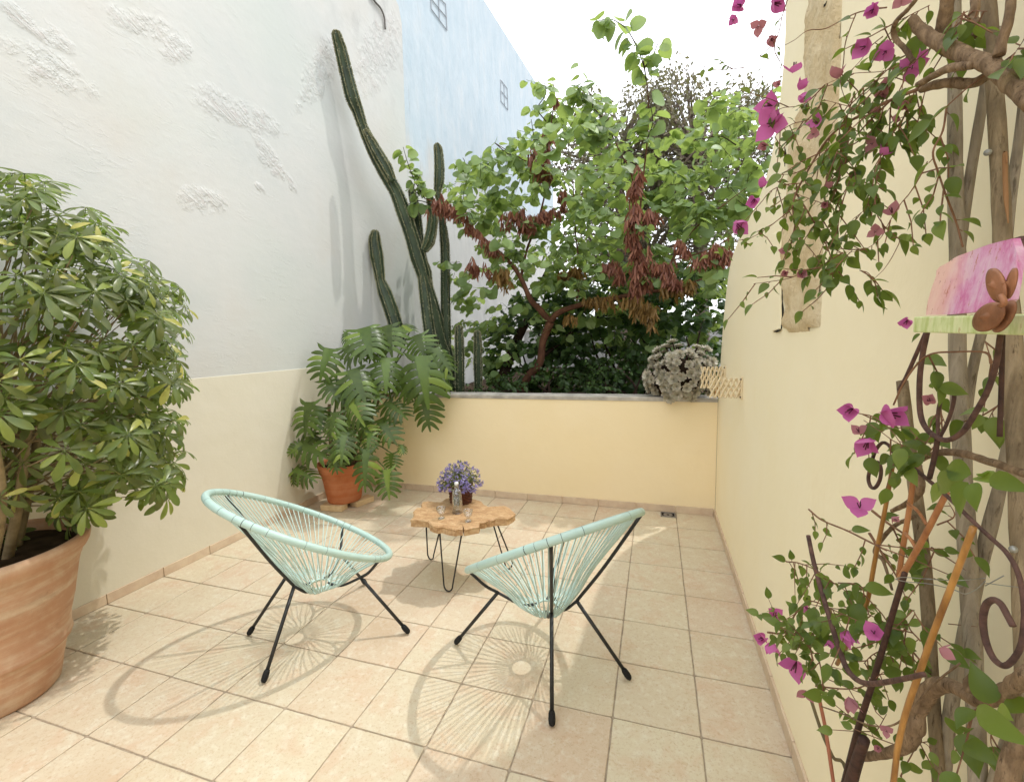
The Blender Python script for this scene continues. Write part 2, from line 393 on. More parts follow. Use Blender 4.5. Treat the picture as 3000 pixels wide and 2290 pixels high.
c = m.mix(m.smooth(m.noise(Q, 2.3, 5, .7), .60, .68, 0, .9), c, lin((168, 104, 74)))
c = m.mix(m.smooth(m.noise(P, 240, 3, .6), .66, .74, 0, .8), c, lin((120, 70, 84)))
M_PINK = m.done(m.pbr(c, .7, .3, m.bump(m.noise(P, 160, 4), .35, .002)))
m = Mat('worn_green_paint'); P = m.pos()
c = m.ramp(m.noise(m.mapping(P, (50, 50, 12)), 2, 6, .68), [(.36, (176, 190, 120)), (.52, (204, 212, 158)), (.62, (214, 218, 172)), (.70, (166, 138, 80))])
M_LEDGE = m.done(m.pbr(c, .75, .3, m.bump(m.noise(P, 90, 4), .3, .003)))
M_RACK = simple('cream_painted_rack', (214, 196, 160), (228, 212, 180), 30, .7, .2, 90)
M_RACKROD = simple('rack_dowel', (196, 150, 92), (214, 172, 116), 30, .6, 0)
M_DRAIN = simple('drain_metal', (118, 112, 104), (160, 154, 146), 60, .5, .3, 120, .5, .4)
M_DARK = simple('dark_gap', (26, 22, 18), (38, 32, 26), 60, .9, 0)
M_CABLE = simple('grey_cable', (96, 92, 88), (120, 116, 110), 30, .6, 0)
M_LINE = simple('window_line', (158, 160, 166), (176, 178, 182), 30, .8, 0)
M_SILL = simple('grey_render', (176, 176, 174), (200, 200, 198), 4, .9, .2, 30, .2)

L_SCHEF = leafmat('umbrella_leaf', [(0, (28, 50, 28)), (.45, (46, 76, 42)), (.78, (72, 104, 54)), (.93, (130, 146, 64)), (1, (190, 180, 96))], (150, 182, 60), .3, .3, .5)
L_CERCIS = leafmat('judas_leaf', [(0, (60, 84, 48)), (.4, (90, 118, 68)), (.75, (126, 152, 92)), (1, (164, 184, 124))], (176, 198, 100), .4, .45, .4)
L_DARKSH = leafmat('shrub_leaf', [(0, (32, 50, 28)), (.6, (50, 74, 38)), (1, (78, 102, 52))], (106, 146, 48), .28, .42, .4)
L_BACK = leafmat('carob_leaf', [(0, (86, 88, 64)), (.6, (108, 106, 80)), (1, (142, 126, 104))], (130, 130, 80), .3, .5, .4)
L_MON = leafmat('split_leaf', [(0, (34, 54, 24)), (.6, (50, 76, 32)), (.88, (78, 104, 44)), (1, (132, 150, 64))], (126, 156, 44), .22, .36, .45)
L_BOUG = leafmat('vine_leaf', [(0, (46, 66, 30)), (.6, (70, 92, 42)), (1, (118, 134, 66))], (146, 172, 56), .34, .4, .35)
L_BRACT = leafmat('magenta_bract', [(0, (172, 72, 142)), (.5, (194, 96, 164)), (1, (212, 132, 184))], (214, 110, 184), .32, .6, .25)
L_BRACT2 = leafmat('faded_bract', [(0, (150, 96, 104)), (.5, (168, 112, 126)), (1, (184, 136, 138))], (196, 128, 136), .35, .7, .3)
L_POD = leafmat('seed_pod', [(0, (92, 54, 46)), (.5, (126, 78, 62)), (1, (160, 112, 88))], (150, 88, 62), .25, .55, .35)
L_POD2 = leafmat('olive_seed_pod', [(0, (96, 78, 40)), (.5, (122, 96, 50)), (1, (142, 110, 60))], (160, 120, 50), .25, .55, .4)
L_SUCC = leafmat('succulent_leaf', [(0, (146, 146, 124)), (.5, (170, 166, 146)), (1, (198, 186, 170))], (150, 150, 120), .1, .5, .4)
L_PURP = leafmat('purple_petal', [(0, (112, 98, 166)), (.5, (146, 134, 192)), (1, (200, 192, 224))], (165, 150, 212), .3, .7, .2)
L_SPRIG = leafmat('flower_sprig', [(0, (70, 84, 48)), (.5, (104, 114, 70)), (1, (160, 160, 116))], (140, 150, 70), .3, .6, .3)

# ------------------------------------------------------------------ leaf templates (x along the leaf)
def blade(L, prof, fold=.15, droop=.25, bx=0.0):
    """prof: list of (t, half width); returns verts, faces"""
    V = []; F = []; n = len(prof)
    for t, w in prof:
        x = t*L; z = -droop*L*t*t
        V += [(x-bx*w, -w, z+fold*w), (x, 0, z), (x-bx*w, w, z+fold*w)]
    for i in range(n-1):
        a = 3*i; F += [(a, a+3, a+4, a+1), (a+1, a+4, a+5, a+2)]
    return np.array(V, float), F
T_OVATE = blade(1, [(0, .02), (.05, .13), (.14, .235), (.27, .305), (.4, .32), (.55, .285), (.7, .21), (.83, .115), (.93, .04), (1, .004)], .3, .3)
T_NARROW = blade(1, [(0, .015), (.15, .05), (.35, .105), (.58, .148), (.76, .15), (.9, .105), (.97, .05), (1, .01)], .28, .28)
T_LANCE = blade(1, [(0, .02), (.1, .09), (.28, .17), (.5, .19), (.72, .14), (.88, .065), (1, .004)], .3, .3)
T_POD = blade(1, [(0, .02), (.2, .075), (.5, .095), (.8, .07), (1, .01)], .2, .1)
T_ROUND = blade(1, [(0.04, .16), (0, .34), (.22, .5), (.5, .54), (.75, .42), (.92, .22), (1, .04)], .22, .2)
T_SMALL = blade(1, [(0, .05), (.5, .3), (1, .03)], .2, .1)
T_BRACT = blade(1, [(0, .04), (.08, .2), (.2, .33), (.35, .4), (.5, .39), (.65, .31), (.8, .18), (.92, .06), (1, .004)], .28, -.18)
def monstera_leaf(L, seed):
    r = random.Random(seed); V = []; F = []
    def hw(t): return .56*max(0.0, math.sin(math.pi*min(1, (t*.80+.18))))**.8
    def zz(x, y): return -.30*x*x-.95*y*y+.18*abs(y)
    def addp(pts):
        b = len(V); V.extend([(x*L, y*L, zz(x, y)*L) for x, y in pts]); return b
    nf = 6; nb = 13
    for i in range(nb):
        t = -.04+1.04*i/(nb-1); w = .17*(1-.85*max(0, t))
        addp([(t, -w), (t, 0), (t, w)])
    for i in range(nb-1):
        a = 3*i; F.extend([(a, a+3, a+4, a+1), (a+1, a+4, a+5, a+2)])
    for sgn in (-1, 1):
        for k in range(nf):
            t0 = -.04+.90*k/nf; t1 = t0+.90/nf*.86; tm = (t0+t1)/2
            bw = .17*(1-.85*max(0, tm))*.8
            lean = [-.16, -.03, .05, .10, .13, .13][k]+r.uniform(-.02, .02)
            W1 = hw(min(.97, tm+.06))*r.uniform(.9, 1.06)
            pts = []; ns = 6
            for j in range(ns+1):
                f = j/ns; yy = bw+(W1-bw)*f
                mid = tm+lean*f**1.5+.05*(f*f)*(1 if k else -1)
                wd = (t1-t0)/2*(.84+.34*math.sin(math.pi*min(1, f*1.15))-.10*f)
                if f > .95: wd *= .42
                elif f > .8: wd *= .84
                pts += [(mid-wd, sgn*yy*(1+.02)), (mid, sgn*yy), (mid+wd, sgn*yy*(1-.05*f))]
            b = addp(pts)
            for q in range(len(pts)):
                if q % 3 == 1: V[b+q] = (V[b+q][0], V[b+q][1], V[b+q][2]+.012*L)
            for j in range(ns):
                a = b+3*j
                for c in (0, 1):
                    f4 = (a+c, a+c+1, a+c+4, a+c+3); F.append(f4 if sgn > 0 else f4[::-1])
    return np.array(V, float), F
MONS = [monstera_leaf(1.0, s) for s in range(5)]

# ================================================================== SETTING
# ground far and wide, tiles of the terrace, bed of soil behind the low wall
g = MB(); g.add([(-150, -150, -.12), (150, -150, -.12), (150, 150, -.12), (-150, 150, -.12)], [(0, 1, 2, 3)])
tag(g.build('ground', M_SOIL), None, None, kind='structure')
g = MB(); g.box((XL-.02, -5.0, -.10), (XR+.02, YB+.02, -.004)); tag(g.build('floor_bed', M_GROUT, smooth=False), None, None, kind='structure')
fl = MB()
def tile(x0, x1, y0, y1):
    gp = .0033; rr = .007; pts = []
    x0 += gp; x1 -= gp; y0 += gp; y1 -= gp
    dz = U(-.0008, .0008); tx = U(-.002, .002); ty = U(-.002, .002); cx, cy = (x0+x1)/2, (y0+y1)/2
    cor = [(x0, y0), (x1, y0), (x1, y1), (x0, y1)]
    for i in range(4):
        (ax, ay), (bx, by) = cor[i], cor[(i+1) % 4]
        dx, dy = bx-ax, by-ay; l = math.hypot(dx, dy); dx /= l; dy /= l
        for s in [rr*.3, rr, .06, .11, .165, .22, .27, l-rr, l-rr*.3]:
            if s > l-rr*.2: continue
            j = U(-.0011, .0011) if rr*1.2 < s < l-rr*1.2 else 0
            inn = .0022 if (s < rr*.5 or s > l-rr*.5) else 0
            pts.append((ax+dx*s-dy*(j+inn), ay+dy*s+dx*(j+inn)))
    n = len(pts); V = []
    for ins, z in ((0, -.006), (0, -.0016), (.0022, .0)):
        for p in pts:
            q = (p[0]+(cx-p[0])*ins/.16, p[1]+(cy-p[1])*ins/.16)
            V.append((q[0], q[1], z+dz+tx*(q[0]-cx)+ty*(q[1]-cy)))
    F = [tuple(range(2*n, 3*n))]
    for k in range(2):
        F += [(k*n+i, k*n+(i+1) % n, (k+1)*n+(i+1) % n, (k+1)*n+i) for i in range(n)]
    fl.add(V, F)
xs = [XL]+[i*TL for i in range(0, 10)]+[XR-.002]
for i in range(len(xs)-1):
    for j in range(-14, 9): tile(xs[i], xs[i+1], j*TL, (j+1)*TL)
tag(fl.build('floor', M_TILE, smooth=False), None, None, kind='structure')
g = MB()
n = 40; V = []; F = []
for i in range(n+1):
    for j in range(n+1):
        x = -.34+i/n*9; y = 3.1+j/n*12; V.append((x, y, .78+.06*mnoise.noise(Vector((x*1.5, y*1.5, 0)))))
for i in range(n):
    for j in range(n): a = i*(n+1)+j; F.append((a, a+n+1, a+n+2, a+1))
g.add(V, F); tag(g.build('soil_bed', M_SOIL), None, None, kind='structure')

# ---- walls
def skirting(name, parent, pts, along, fixed_ax, face, out, h, joints):
    """row of skirting tiles: along axis 0/1, wall face at coordinate `face`, sticking out by `out`"""
    b = MB()
    for a0, a1 in zip(joints[:-1], joints[1:]):
        a0 += .002; a1 -= .002; hh = h+U(-.001, .001)
        if fixed_ax == 0: b.box((min(face, face+out), a0, .001), (max(face, face+out), a1, hh))
        else: b.box((a0, min(face, face+out), .001), (a1, max(face, face+out), hh))
    return b.build(name, M_SKIRT, parent, smooth=False, bevel=.0025)
# tall white wall on the left
wl = thing('tall_wall', (XL, 1.0, 0), 'tall white wall of worn lime plaster with beige band along its foot', 'wall')
b = MB(); pf = [(-5, -.1), (4.52, -.1), (4.50, 4.1), (4.54, 5.55), (4.48, 5.72), (4.36, 5.78), (3.9, 5.77), (3.0, 5.82), (-5, 5.9)]
b.prism([(y, z) for y, z in pf], 0, XL-.35, XL); b.build('plaster_face', M_WHITE, wl, smooth=False, fix=True)
b = MB(); b.box((XL, -5, .0), (XL+.006, YB-.0005, 1.296)); b.build('lower_band', M_BAND, wl, smooth=False, bevel=.003)
skirting('skirting', wl, None, 1, 0, XL+.006, .009, .062, [j*TL for j in range(-14, 10)])
c0 = W(800, -6, 0, XL+.02); pts = [W(u, v, 0, XL+.02) for u, v in [(795, -14), (806, 4), (818, 18), (826, 38), (828, 63)]]
b = MB(); b.tube(catmull(pts, 5), px(2.6, pts[2]), 8); tag(b.build('wall_cable', M_CABLE), 'thin dark cable bending down over the top of the tall white wall', 'cable')
# pale blue house wall behind
XB = -.46
wb = thing('house_wall', (XB, 9, 0), 'pale faded blue house wall rising behind the cacti with two drawn windows', 'house')
e = [W(u, v, 0, XB) for u, v in [(1040, 0), (1166, 200), (1188, 300), (1190, 520)]]
sl = (e[1][2]-e[0][2])/(e[1][1]-e[0][1]); z4 = e[0][2]+sl*(4.4-e[0][1])
b = MB(); b.prism([(4.4, 0), (float(e[2][1]), 0), (float(e[2][1]), float(e[1][2])-.35), (float(e[1][1]), float(e[1][2])), (4.4, float(z4))], 0, XB-4, XB)
b.build('wall_face', M_BLUE, wb, smooth=False, fix=True)
for q in ([(926, -24), (958, 10), (961, 66), (927, 20)], [(1076, 172), (1090, 190), (1092, 237), (1077, 218)]):
    c4 = [W(u, v, 0, XB+.012) for u, v in q]
    b = MB(); lw = .014
    def ed(s, t): return c4[0]*(1-s)*(1-t)+c4[1]*s*(1-t)+c4[2]*s*t+c4[3]*(1-s)*t
    for s in (0, .5, 1): b.tube([ed(s, 0), ed(s, 1)], lw/2, 4)
    for t in (0, .5, 1): b.tube([ed(0, t), ed(1, t)], lw/2, 4)
    b.build('window', M_LINE, wb, smooth=False)
# low yellow wall at the back
wk = thing('low_wall', (1.5, YB, 0), 'low yellow plastered wall with grey coping at the back of the terrace', 'wall')
b = MB(); b.box((XL+.0062, YB, -.05), (XR, YB+.16, .965)); b.build('wall_face', M_YELLOW, wk, smooth=False)
b = MB(); V = []; F = []; nx = 60
for i in range(nx+1):
    x = XL+.008+(XR-XL-.01)*i/nx; j = .004*mnoise.noise(Vector((x*3, 0, 0))); k = .003*mnoise.noise(Vector((x*7, 4, 0)))
    V += [(x, YB-.006+k, .966), (x, YB-.008+k, .996+j), (x, YB-.002, 1.003+j), (x, YB+.18, 1.002+j), (x, YB+.18, .966)]
for i in range(nx):
    for q in range(4): a = 5*i+q; F.append((a, a+1, a+6, a+5))
F += [(0, 1, 2, 3, 4), tuple(5*nx+q for q in range(5))]
b.add(V, F); b.build('coping', M_COPING, wk, smooth=False, fix=True)
skirting('skirting', wk, None, 0, 1, YB, -.011, .064, [XL+.02]+[i*TL for i in range(0, 10)]+[XR-.012])
# cream wall on the right, its far end shaped like a shoulder
wr = thing('side_wall', (XR, 1.0, 0), 'cream plastered side wall with a curved shoulder end on the right', 'wall')
sh = catmull([np.array([0, *p]) for p in [(2.969, 0), (2.969, .5), (2.967, .96), (2.93, 1.08), (2.87, 1.37), (2.76, 1.70), (2.56, 1.98), (2.28, 2.10), (1.90, 2.16), (1.56, 2.23), (1.37, 2.34), (1.27, 2.52), (1.235, 2.70), (1.25, 2.9), (1.26, 3.2), (1.26, 3.45)]], 4)
pf = [(-5, -.05), (2.969, -.05)]+[(float(p[1]), float(p[2])) for p in sh]+[(-5, 3.45)]
b = MB(); b.prism(pf, 0, XR, XR+.32); o = b.build('plaster_face', M_CREAM, wr, smooth=False, bevel=.014, fix=True)
skirting('skirting', wr, None, 1, 0, XR, -.011, .063, [j*TL for j in range(-14, 9)]+[YB-.012])
def c8(pts): return [((2200+.5952*x)*.7337, .5952*y*.7337) for x, y in pts]
def rough_panel(name, poly, x, mat, amp, parent, seed=0, step=.018, tri=None):
    """a rough stone field standing in the wall face, as a bumpy sheet with its own thickness"""
    yz = [W(u, v, 0, XR)[1:] for u, v in poly]; yz = np.array(yz)
    y0, z0 = yz.min(0); y1, z1 = yz.max(0); ny = int((y1-y0)/step)+1; nz = int((z1-z0)/step)+1
    pl = [tuple(p) for p in yz]; idx = {}; V = []; F = []
    def hgt(y, z):
        d = min(_segd((y, z), pl[i], pl[(i+1) % len(pl)]) for i in range(len(pl)))
        e = min(1.0, d/.02)
        return x-e*(.004+amp*(.5+mnoise.noise(Vector((y*9+seed, z*9, 1)))+.5*mnoise.noise(Vector((y*34, z*34+seed, 3)))))+.003*(1-e)
    for i in range(ny):
        for j in range(nz):
            y = y0+(i+.5)*step; z = z0+(j+.5)*step
            if inpoly(y, z, pl):
                f = []
                for (a, c) in ((0, 0), (1, 0), (1, 1), (0, 1)):
                    kk = (i+a, j+c)
                    if kk not in idx:
                        yy = y0+kk[0]*step; zz = z0+kk[1]*step; idx[kk] = len(V); V.append((hgt(yy, zz) if inpoly(yy, zz, pl) else x+.003, yy, zz))
                    f.append(idx[kk])
                F.append(tuple(f))
    b = MB(); b.add(V, F); return b.build(name, mat, parent, fix=False)
def _segd(p, a, b):
    ax, ay = a; bx, by = b; dx, dy = bx-ax, by-ay; t = max(0, min(1, ((p[0]-ax)*dx+(p[1]-ay)*dy)/(dx*dx+dy*dy+1e-12)))
    return math.hypot(p[0]-ax-t*dx, p[1]-ay-t*dy)
rough_panel('bare_stone', c8([(300, -60), (262, 230), (272, 470), (215, 640), (185, 720), (175, 960), (168, 1200), (158, 1610), (200, 1640), (345, 1615), (352, 1330), (372, 1000), (420, 760), (436, 480), (446, 200), (452, -60)]), XR-.001, M_STONE, .014, wr, 1)
b = MB(); pl = [W(u, v, 0, XR-.001)[1:] for u, v in c8([(112, 1150), (152, 1140), (152, 1618), (108, 1632)])]
b.prism([tuple(map(float, p)) for p in pl], 0, XR-.007, XR); b.build('plaster_strip', M_CREAM, wr, smooth=False, bevel=.004, fix=True)
b = MB()
for q in ([(152, 1150), (158, 1300), (153, 1440), (156, 1540), (150, 1618)], [(112, 1632), (130, 1630), (150, 1622)], [(348, 40), (330, 78), (316, 112)], [(385, -10), (366, 28), (338, 66)], [(166, 720), (168, 770), (166, 820)]):
    b.tube(catmull([W(u, v, 0, XR-.0045) for u, v in c8(q)], 5), [.0012, .0035, .002, .004, .0025] if len(q) > 3 else [.001, .005, .0015], 5, bump=.7, bs=90)
b.build('crack', M_DARK, wr)
# floor drain in the corner
dr = thing('floor_drain', (2.9, 2.9, 0), 'small metal floor drain in the back right corner of the terrace', 'drain')
b = MB(); b.box((2.845, 2.845, .0005), (2.965, 2.852, .009)); b.box((2.845, 2.938, .0005), (2.965, 2.945, .009)); b.box((2.845, 2.8525, .0005), (2.852, 2.9375, .009)); b.box((2.958, 2.8525, .0005), (2.965, 2.9375, .009)); b.build('frame', M_DRAIN, dr, smooth=False)
b = MB(); b.box((2.8525, 2.8525, .0005), (2.9575, 2.9375, .003)); b.build('sump', M_DARK, dr, smooth=False)
b = MB(); b.lathe((2.905, 2.895, .003), [(.012, .0), (.03, .003), (.036, .005), (.036, .0)], 20); b.build('cover', M_DRAIN, dr)

# ================================================================== CHAIRS
ZC, TAU, CA, CB = .5975, .537, .4726, .371
def rimp(th, k=1.0, dz=0.0):
    x = CA*math.cos(th)*k; y = CB*math.sin(th)*k
    return np.array([x*math.cos(TAU), y, ZC-x*math.sin(TAU)+dz])
HUB = np.array([.0423, 0, .268]); HR = .05
def make_chair(X, Y, yaw, label):
    t = thing('string_chair', (X, Y, 0), label, 'chair', 'mint string chairs on the terrace')
    return t
def chair_meshes():
    P = {}
    b = MB(); N = 120; pts = [rimp(2*math.pi*i/N) for i in range(N+1)]
    pass
    # dark gaps where the wrapping opens
    b = MB()
    for th, wd in [(2.2, .012), (2.3, .006), (2.42, .008), (2.55, .006), (1.9, .005), (2.75, .006), (.75, .007), (.85, .008), (.95, .006), (5.4, .008), (5.5, .006), (5.3, .006), (3.9, .010), (3.8, .006), (4.0, .007), (4.15, .006), (3.6, .006), (1.2, .005), (1.4, .005), (1.6, .005), (4.7, .005), (4.5, .005), (3.3, .006), (.2, .004)]:
        p = rimp(th); d = unit(rimp(th+.01)-rimp(th-.01)); b.tube([p-d*wd*.14, p+d*wd*.14], .01755, 12, cap=False)
    rb_ = MB(); rb_.tube(pts, .0172, 14, cap=False); n0 = len(rb_.n)
    V0 = np.concatenate(b.v); off = rb_.c; rb_.v.append(V0); rb_.l += [i+off for i in b.l]; rb_.n += b.n
    me = rb_.mesh('rim'); me.materials.append(M_RIM); me.materials.append(M_BLACK)
    me.polygons.foreach_set('material_index', np.array([0]*n0+[1]*(len(rb_.n)-n0), dtype=np.int32)); P['rim'] = (me, None)
    b = MB(); NS = 92
    for i in range(NS):
        th = 2*math.pi*(i+.5)/NS+U(-.006, .006); a = rimp(th, .985, -.004)
        # strings run to the hub ring in crossing pairs
        ph = math.atan2(a[1]/CB, (a[0]-HUB[0])/CA)+(.22 if i % 2 else -.10)
        e = HUB+np.array([HR*math.cos(ph), HR*math.sin(ph), U(-.004, .004)])
        mid = a*.5+e*.5+np.array([0, 0, -.006-U(0, .006)])
        ou = unit(np.array([a[0]-HUB[0], a[1], 0]))
        kn = a*.26+e*.74+ou*.012+np.array([0, 0, -.026]); lo = e+ou*.022+np.array([0, 0, -.012])
        b.tube(catmull([a, mid, kn, lo, e], 3), .0026, 5, cap=False)
    P['string_seat'] = (b.mesh('string_seat'), M_CORD)
    b = MB(); b.tube([HUB+np.array([HR*math.cos(k), HR*math.sin(k), 0]) for k in np.linspace(0, 2*math.pi, 25)], .006, 8, cap=False)
    P['hub_ring'] = (b.mesh('hub_ring'), M_CORD)
    legs = []
    for s in (1, -1):
        for (jx, jy, jz, fx, fy, ang) in ((-.09, .072, .335, -.26, .208, 140), (.205, .168, .315, .374, .305, 50)):
            J = np.array([jx, s*jy, jz]); Fp = np.array([fx, s*fy, .032]); th = rad(ang*s)
            Kp = rimp(th, 1.0, -.012)
            b = MB()
            b.tube([J, Fp], .0085, 10)
            b.tube(catmull([Kp, J*.55+Kp*.45+np.array([0, 0, -.012]), J+np.array([0, 0, .001])], 6), .0075, 8)
            inn = HUB+np.array([.036*(1 if jx > 0 else -1), s*.03, .004])
            b.tube(catmull([J, J*.40+inn*.60+np.array([0, 0, -.026]), inn], 6), .0068, 8)
            cap = MB(); d = unit(Fp-J)
            cap.tube([Fp-d*.022, Fp-d*.012, Fp+d*.006, Fp+d*.022, Fp+d*.030], [.010, .0135, .0145, .013, .008], 12)
            legs.append((b.mesh('leg'), cap.mesh('foot_cap')))
    return P, legs
CP, CL = chair_meshes()
for me, mt in CP.values():
    if mt: me.materials.append(mt)
for a, c in CL: a.materials.append(M_BLACK); c.materials.append(M_RUBBER)
for (X, Y, yaw, label) in ((1.0951, .7602, .9645, 'mint green string chair near the large pot, seen from its side, back to the left'),
                           (2.3461, .8856, 2.4498, 'mint green string chair seen from behind, nearer the cream side wall')):
    t = make_chair(X, Y, yaw, label); t.rotation_euler = (0, 0, yaw)
    for nme, (me, mt) in CP.items():
        o = bpy.data.objects.new(nme, me); COL.objects.link(o); o.parent = t
    for a, c in CL:
        o = bpy.data.objects.new('leg', a); COL.objects.link(o); o.parent = t
        q = bpy.data.objects.new('foot_cap', c); COL.objects.link(q); q.parent = o

# ================================================================== TABLE
ZT = .43
def cT(x, y): return W(880.4+.15286*x, 990.5+.15286*y, 2, ZT)
outl = [(10, 822), (58, 770), (48, 705), (95, 655), (172, 648), (160, 605), (180, 575), (255, 560), (350, 572), (440, 572), (510, 522), (600, 505), (700, 500), (800, 512), (880, 525), (950, 545), (1010, 560), (1050, 612), (1120, 640), (1230, 632), (1340, 625), (1400, 652), (1450, 700), (1492, 735), (1440, 775), (1370, 805), (1290, 806), (1210, 804), (1150, 828), (1090, 832), (1060, 850), (990, 858), (985, 880), (975, 915), (880, 930), (790, 952), (764, 950), (745, 892), (748, 948), (690, 945), (640, 957), (560, 942), (450, 914), (400, 922), (330, 905), (285, 880), (268, 842), (200, 826), (110, 828)]
op = [cT(*p) for p in outl]; tc = np.mean(op, 0)
tb = thing('coffee_table', (tc[0], tc[1], 0), 'low coffee table with an irregular teak root slice top on black hairpin legs', 'table')
b = MB(); n = len(op); V = []
for ins, z in ((.02, ZT-.05), (.0, ZT-.044), (.004, ZT-.02), (-.001, ZT-.006), (.006, ZT)):
    for i, p in enumerate(op):
        d = unit(np.array([tc[0]-p[0], tc[1]-p[1], 0])); q = p+d*(ins+.004*mnoise.noise(Vector((p[0]*25, p[1]*25, z*40)))); V.append((q[0], q[1], z))
F = []
for k in range(4): F += [(k*n+i, k*n+(i+1) % n, (k+1)*n+(i+1) % n, (k+1)*n+i) for i in range(n)]
V.append((tc[0], tc[1], ZT)); V.append((tc[0], tc[1], ZT-.05))
F += [(4*n+i, 4*n+(i+1) % n, 5*n) for i in range(n)]+[((i+1) % n, i, 5*n+1) for i in range(n)]
b.add(V, F); b.build('tabletop', M_WOODTOP, tb, smooth=False, fix=True)
def hairpin(t0, t1, low):
    a, c = W(*t0, 2, ZT-.045), W(*t1, 2, ZT-.045); l = W(*low, 2, .006)
    sp = unit(c-a)*.028
    b = MB(); pts = [a]+[a*.1+(l-sp)*.9+np.array([0, 0, 0.0])]
    ca = np.array([l[0]-sp[0], l[1]-sp[1], .045]); cc = np.array([l[0]+sp[0], l[1]+sp[1], .045])
    path = [a, a*.5+ca*.5, ca]
    for k in np.linspace(0, math.pi, 9)[1:-1]: path.append(np.array([l[0], l[1], .045-.039*math.sin(k)])-sp*math.cos(k))
    path += [cc, c*.5+cc*.5, c]
    b.tube(path, .0048, 8); return b.build('hairpin_leg', M_BLACK, tb)
hairpin((945, 1140), (993, 1143), (964, 1270)); hairpin((916, 1128), (946, 1136), (926, 1202)); hairpin((1060, 1126), (1068, 1124), (1094, 1222))
# basket of purple flowers
fb = W(991, 1078, 2, ZT)
bk = thing('flower_basket', fb, 'small brown wicker basket on the wooden table holding purple flowers', 'basket')
b = MB()
rb = .068
for k in range(11):
    z = .006+k*.0105; pts = []
    for j in range(49):
        th = 2*math.pi*j/48; w = .0035*(1 if (j+(k % 2)*2) % 4 < 2 else -1); r = rb+.008*k/10+w
        pts.append(fb+np.array([r*math.cos(th), r*math.sin(th), z]))
    b.tube(pts, .0056, 6, cap=False)
b.build('weave', M_WICKER, bk)
b = MB(); b.tube([fb+np.array([(rb+.01)*math.cos(k), (rb+.01)*math.sin(k), .122]) for k in np.linspace(0, 2*math.pi, 40)], .0085, 8, cap=False); b.build('rim', M_WICKER, bk)
b = MB(); b.lathe(fb, [(.001, .003), (rb-.006, .004), (rb+.002, .11), (.001, .112)], 24); b.build('lining', M_DARK, bk)
pl = thing('purple_flowers', fb+np.array([0, 0, .11]), 'bushy bunch of small purple flowers growing out of the wicker basket', 'flowers')
st = MB(); lf = MB(); fl_ = MB()
for i in range(150):
    d = rvec(); d[2] = abs(d[2])*1.0-.28; d = unit(d)
    end = fb+np.array([0, 0, .13])+d*np.array([.142, .142, .138])*U(.72, 1.08)
    s0 = fb+np.array([U(-.04, .04), U(-.04, .04), .11]); path = catmull([s0, s0*.5+end*.5+np.array([0, 0, .03]), end], 3)
    st.tube(path, .0011, 4, cap=False)
    for k in range(5):
        p = path[min(len(path)-1, 2+k)]; lf.tmpl(T_SMALL, p, rvec()+np.array([0, 0, .4]), rvec(), U(.012, .024))
    if d[0] > .75 and d[2] > .1 and U(0, 1) < .7: continue
    for k in range(random.choice([3, 5, 6, 8])):
        p = end+rvec()*U(.002, .016)
        dd = unit(d+rvec()*.8)
        for q in range(4):
            fl_.tmpl(T_SMALL, p, unit(dd*.5+rvec()*.8), dd, U(.008, .015))
st.build('stem', L_SPRIG, pl); lf.build('foliage', L_SPRIG, pl); fl_.build('blossom', L_PURP, pl)
# bottle and glasses
bp = W(983.5, 1101, 2, ZT)
bt = thing('water_bottle', bp, 'clear glass bottle half full of water standing in front of the flower basket', 'bottle')
b = MB(); b.lathe(bp, [(.0005, .001), (.034, .001), (.0355, .004), (.0335, .06), (.0305, .11), (.0285, .142), (.025, .150), (.015, .157), (.0138, .172), (.015, .174), (.015, .180), (.012, .180), (.0112, .159), (.022, .149), (.0262, .14), (.028, .108), (.031, .06), (.0325, .012), (.0005, .010)], 32)
b.build('glass_body', M_GLASS, bt, fix=False)
b = MB(); b.lathe(bp, [(.0005, .0105), (.0322, .0125), (.0306, .06), (.0284, .098), (.0005, .098)], 32); b.build('water', M_WATER, bt)
b = MB(); b.lathe(bp, [(.0005, .176), (.0095, .176), (.0095, .181), (.0125, .1815), (.0135, .19), (.012, .199), (.0005, .201)], 20); b.build('stopper', M_STOP, bt)
for (x, y, lab) in ((447, 808, 'small clear glass goblet left of the bottle on the wooden table'), (826, 848, 'small clear glass goblet right of the bottle on the wooden table')):
    p = cT(x, y); gl = thing('goblet', p, lab, 'glass', 'glass goblets on the wooden table')
    b = MB(); b.lathe(p, [(.0005, .001), (.021, .001), (.0215, .005), (.016, .010), (.009, .018), (.008, .024), (.013, .030), (.024, .040), (.0275, .055), (.0285, .072), (.0268, .072), (.0255, .055), (.021, .042), (.010, .034), (.0005, .033)], 28)
    b.build('bowl', M_GLASS, gl)

# ================================================================== POTS
def pot(name, c, prof, mat, label, inner, k=64, wob=.012):
    t = thing(name, c, label, 'plant pot')
    b = MB(); b.lathe((0, 0, 0), prof, k, wob)
    o = b.build('body', mat, None, fix=True); o.parent = t
    r, z = inner
    s = MB(); s.lathe((c[0], c[1], c[2]), [(.0005, z-.01), (r*.5, z+.01), (r, z-.005)], 40, .1); s.build('potting_soil', M_SOIL, t)
    return t
pc = np.array([.026, .025, 0.0])
pot('terracotta_pot', pc, [(.001, 0), (.192, 0), (.205, .015), (.222, .10), (.243, .19), (.247, .20), (.262, .212), (.266, .222), (.262, .23), (.268, .30), (.285, .38), (.287, .385), (.296, .44), (.298, .445), (.312, .52), (.313, .525), (.327, .575), (.332, .58), (.336, .60), (.352, .615), (.362, .635), (.368, .66), (.366, .676), (.355, .682), (.335, .676), (.328, .64), (.31, .60)], M_TERRA_OLD,
    'large weathered terracotta pot in the left foreground holding the umbrella plant', (.325, .635))
mc = np.array([.0, 2.43, .055])
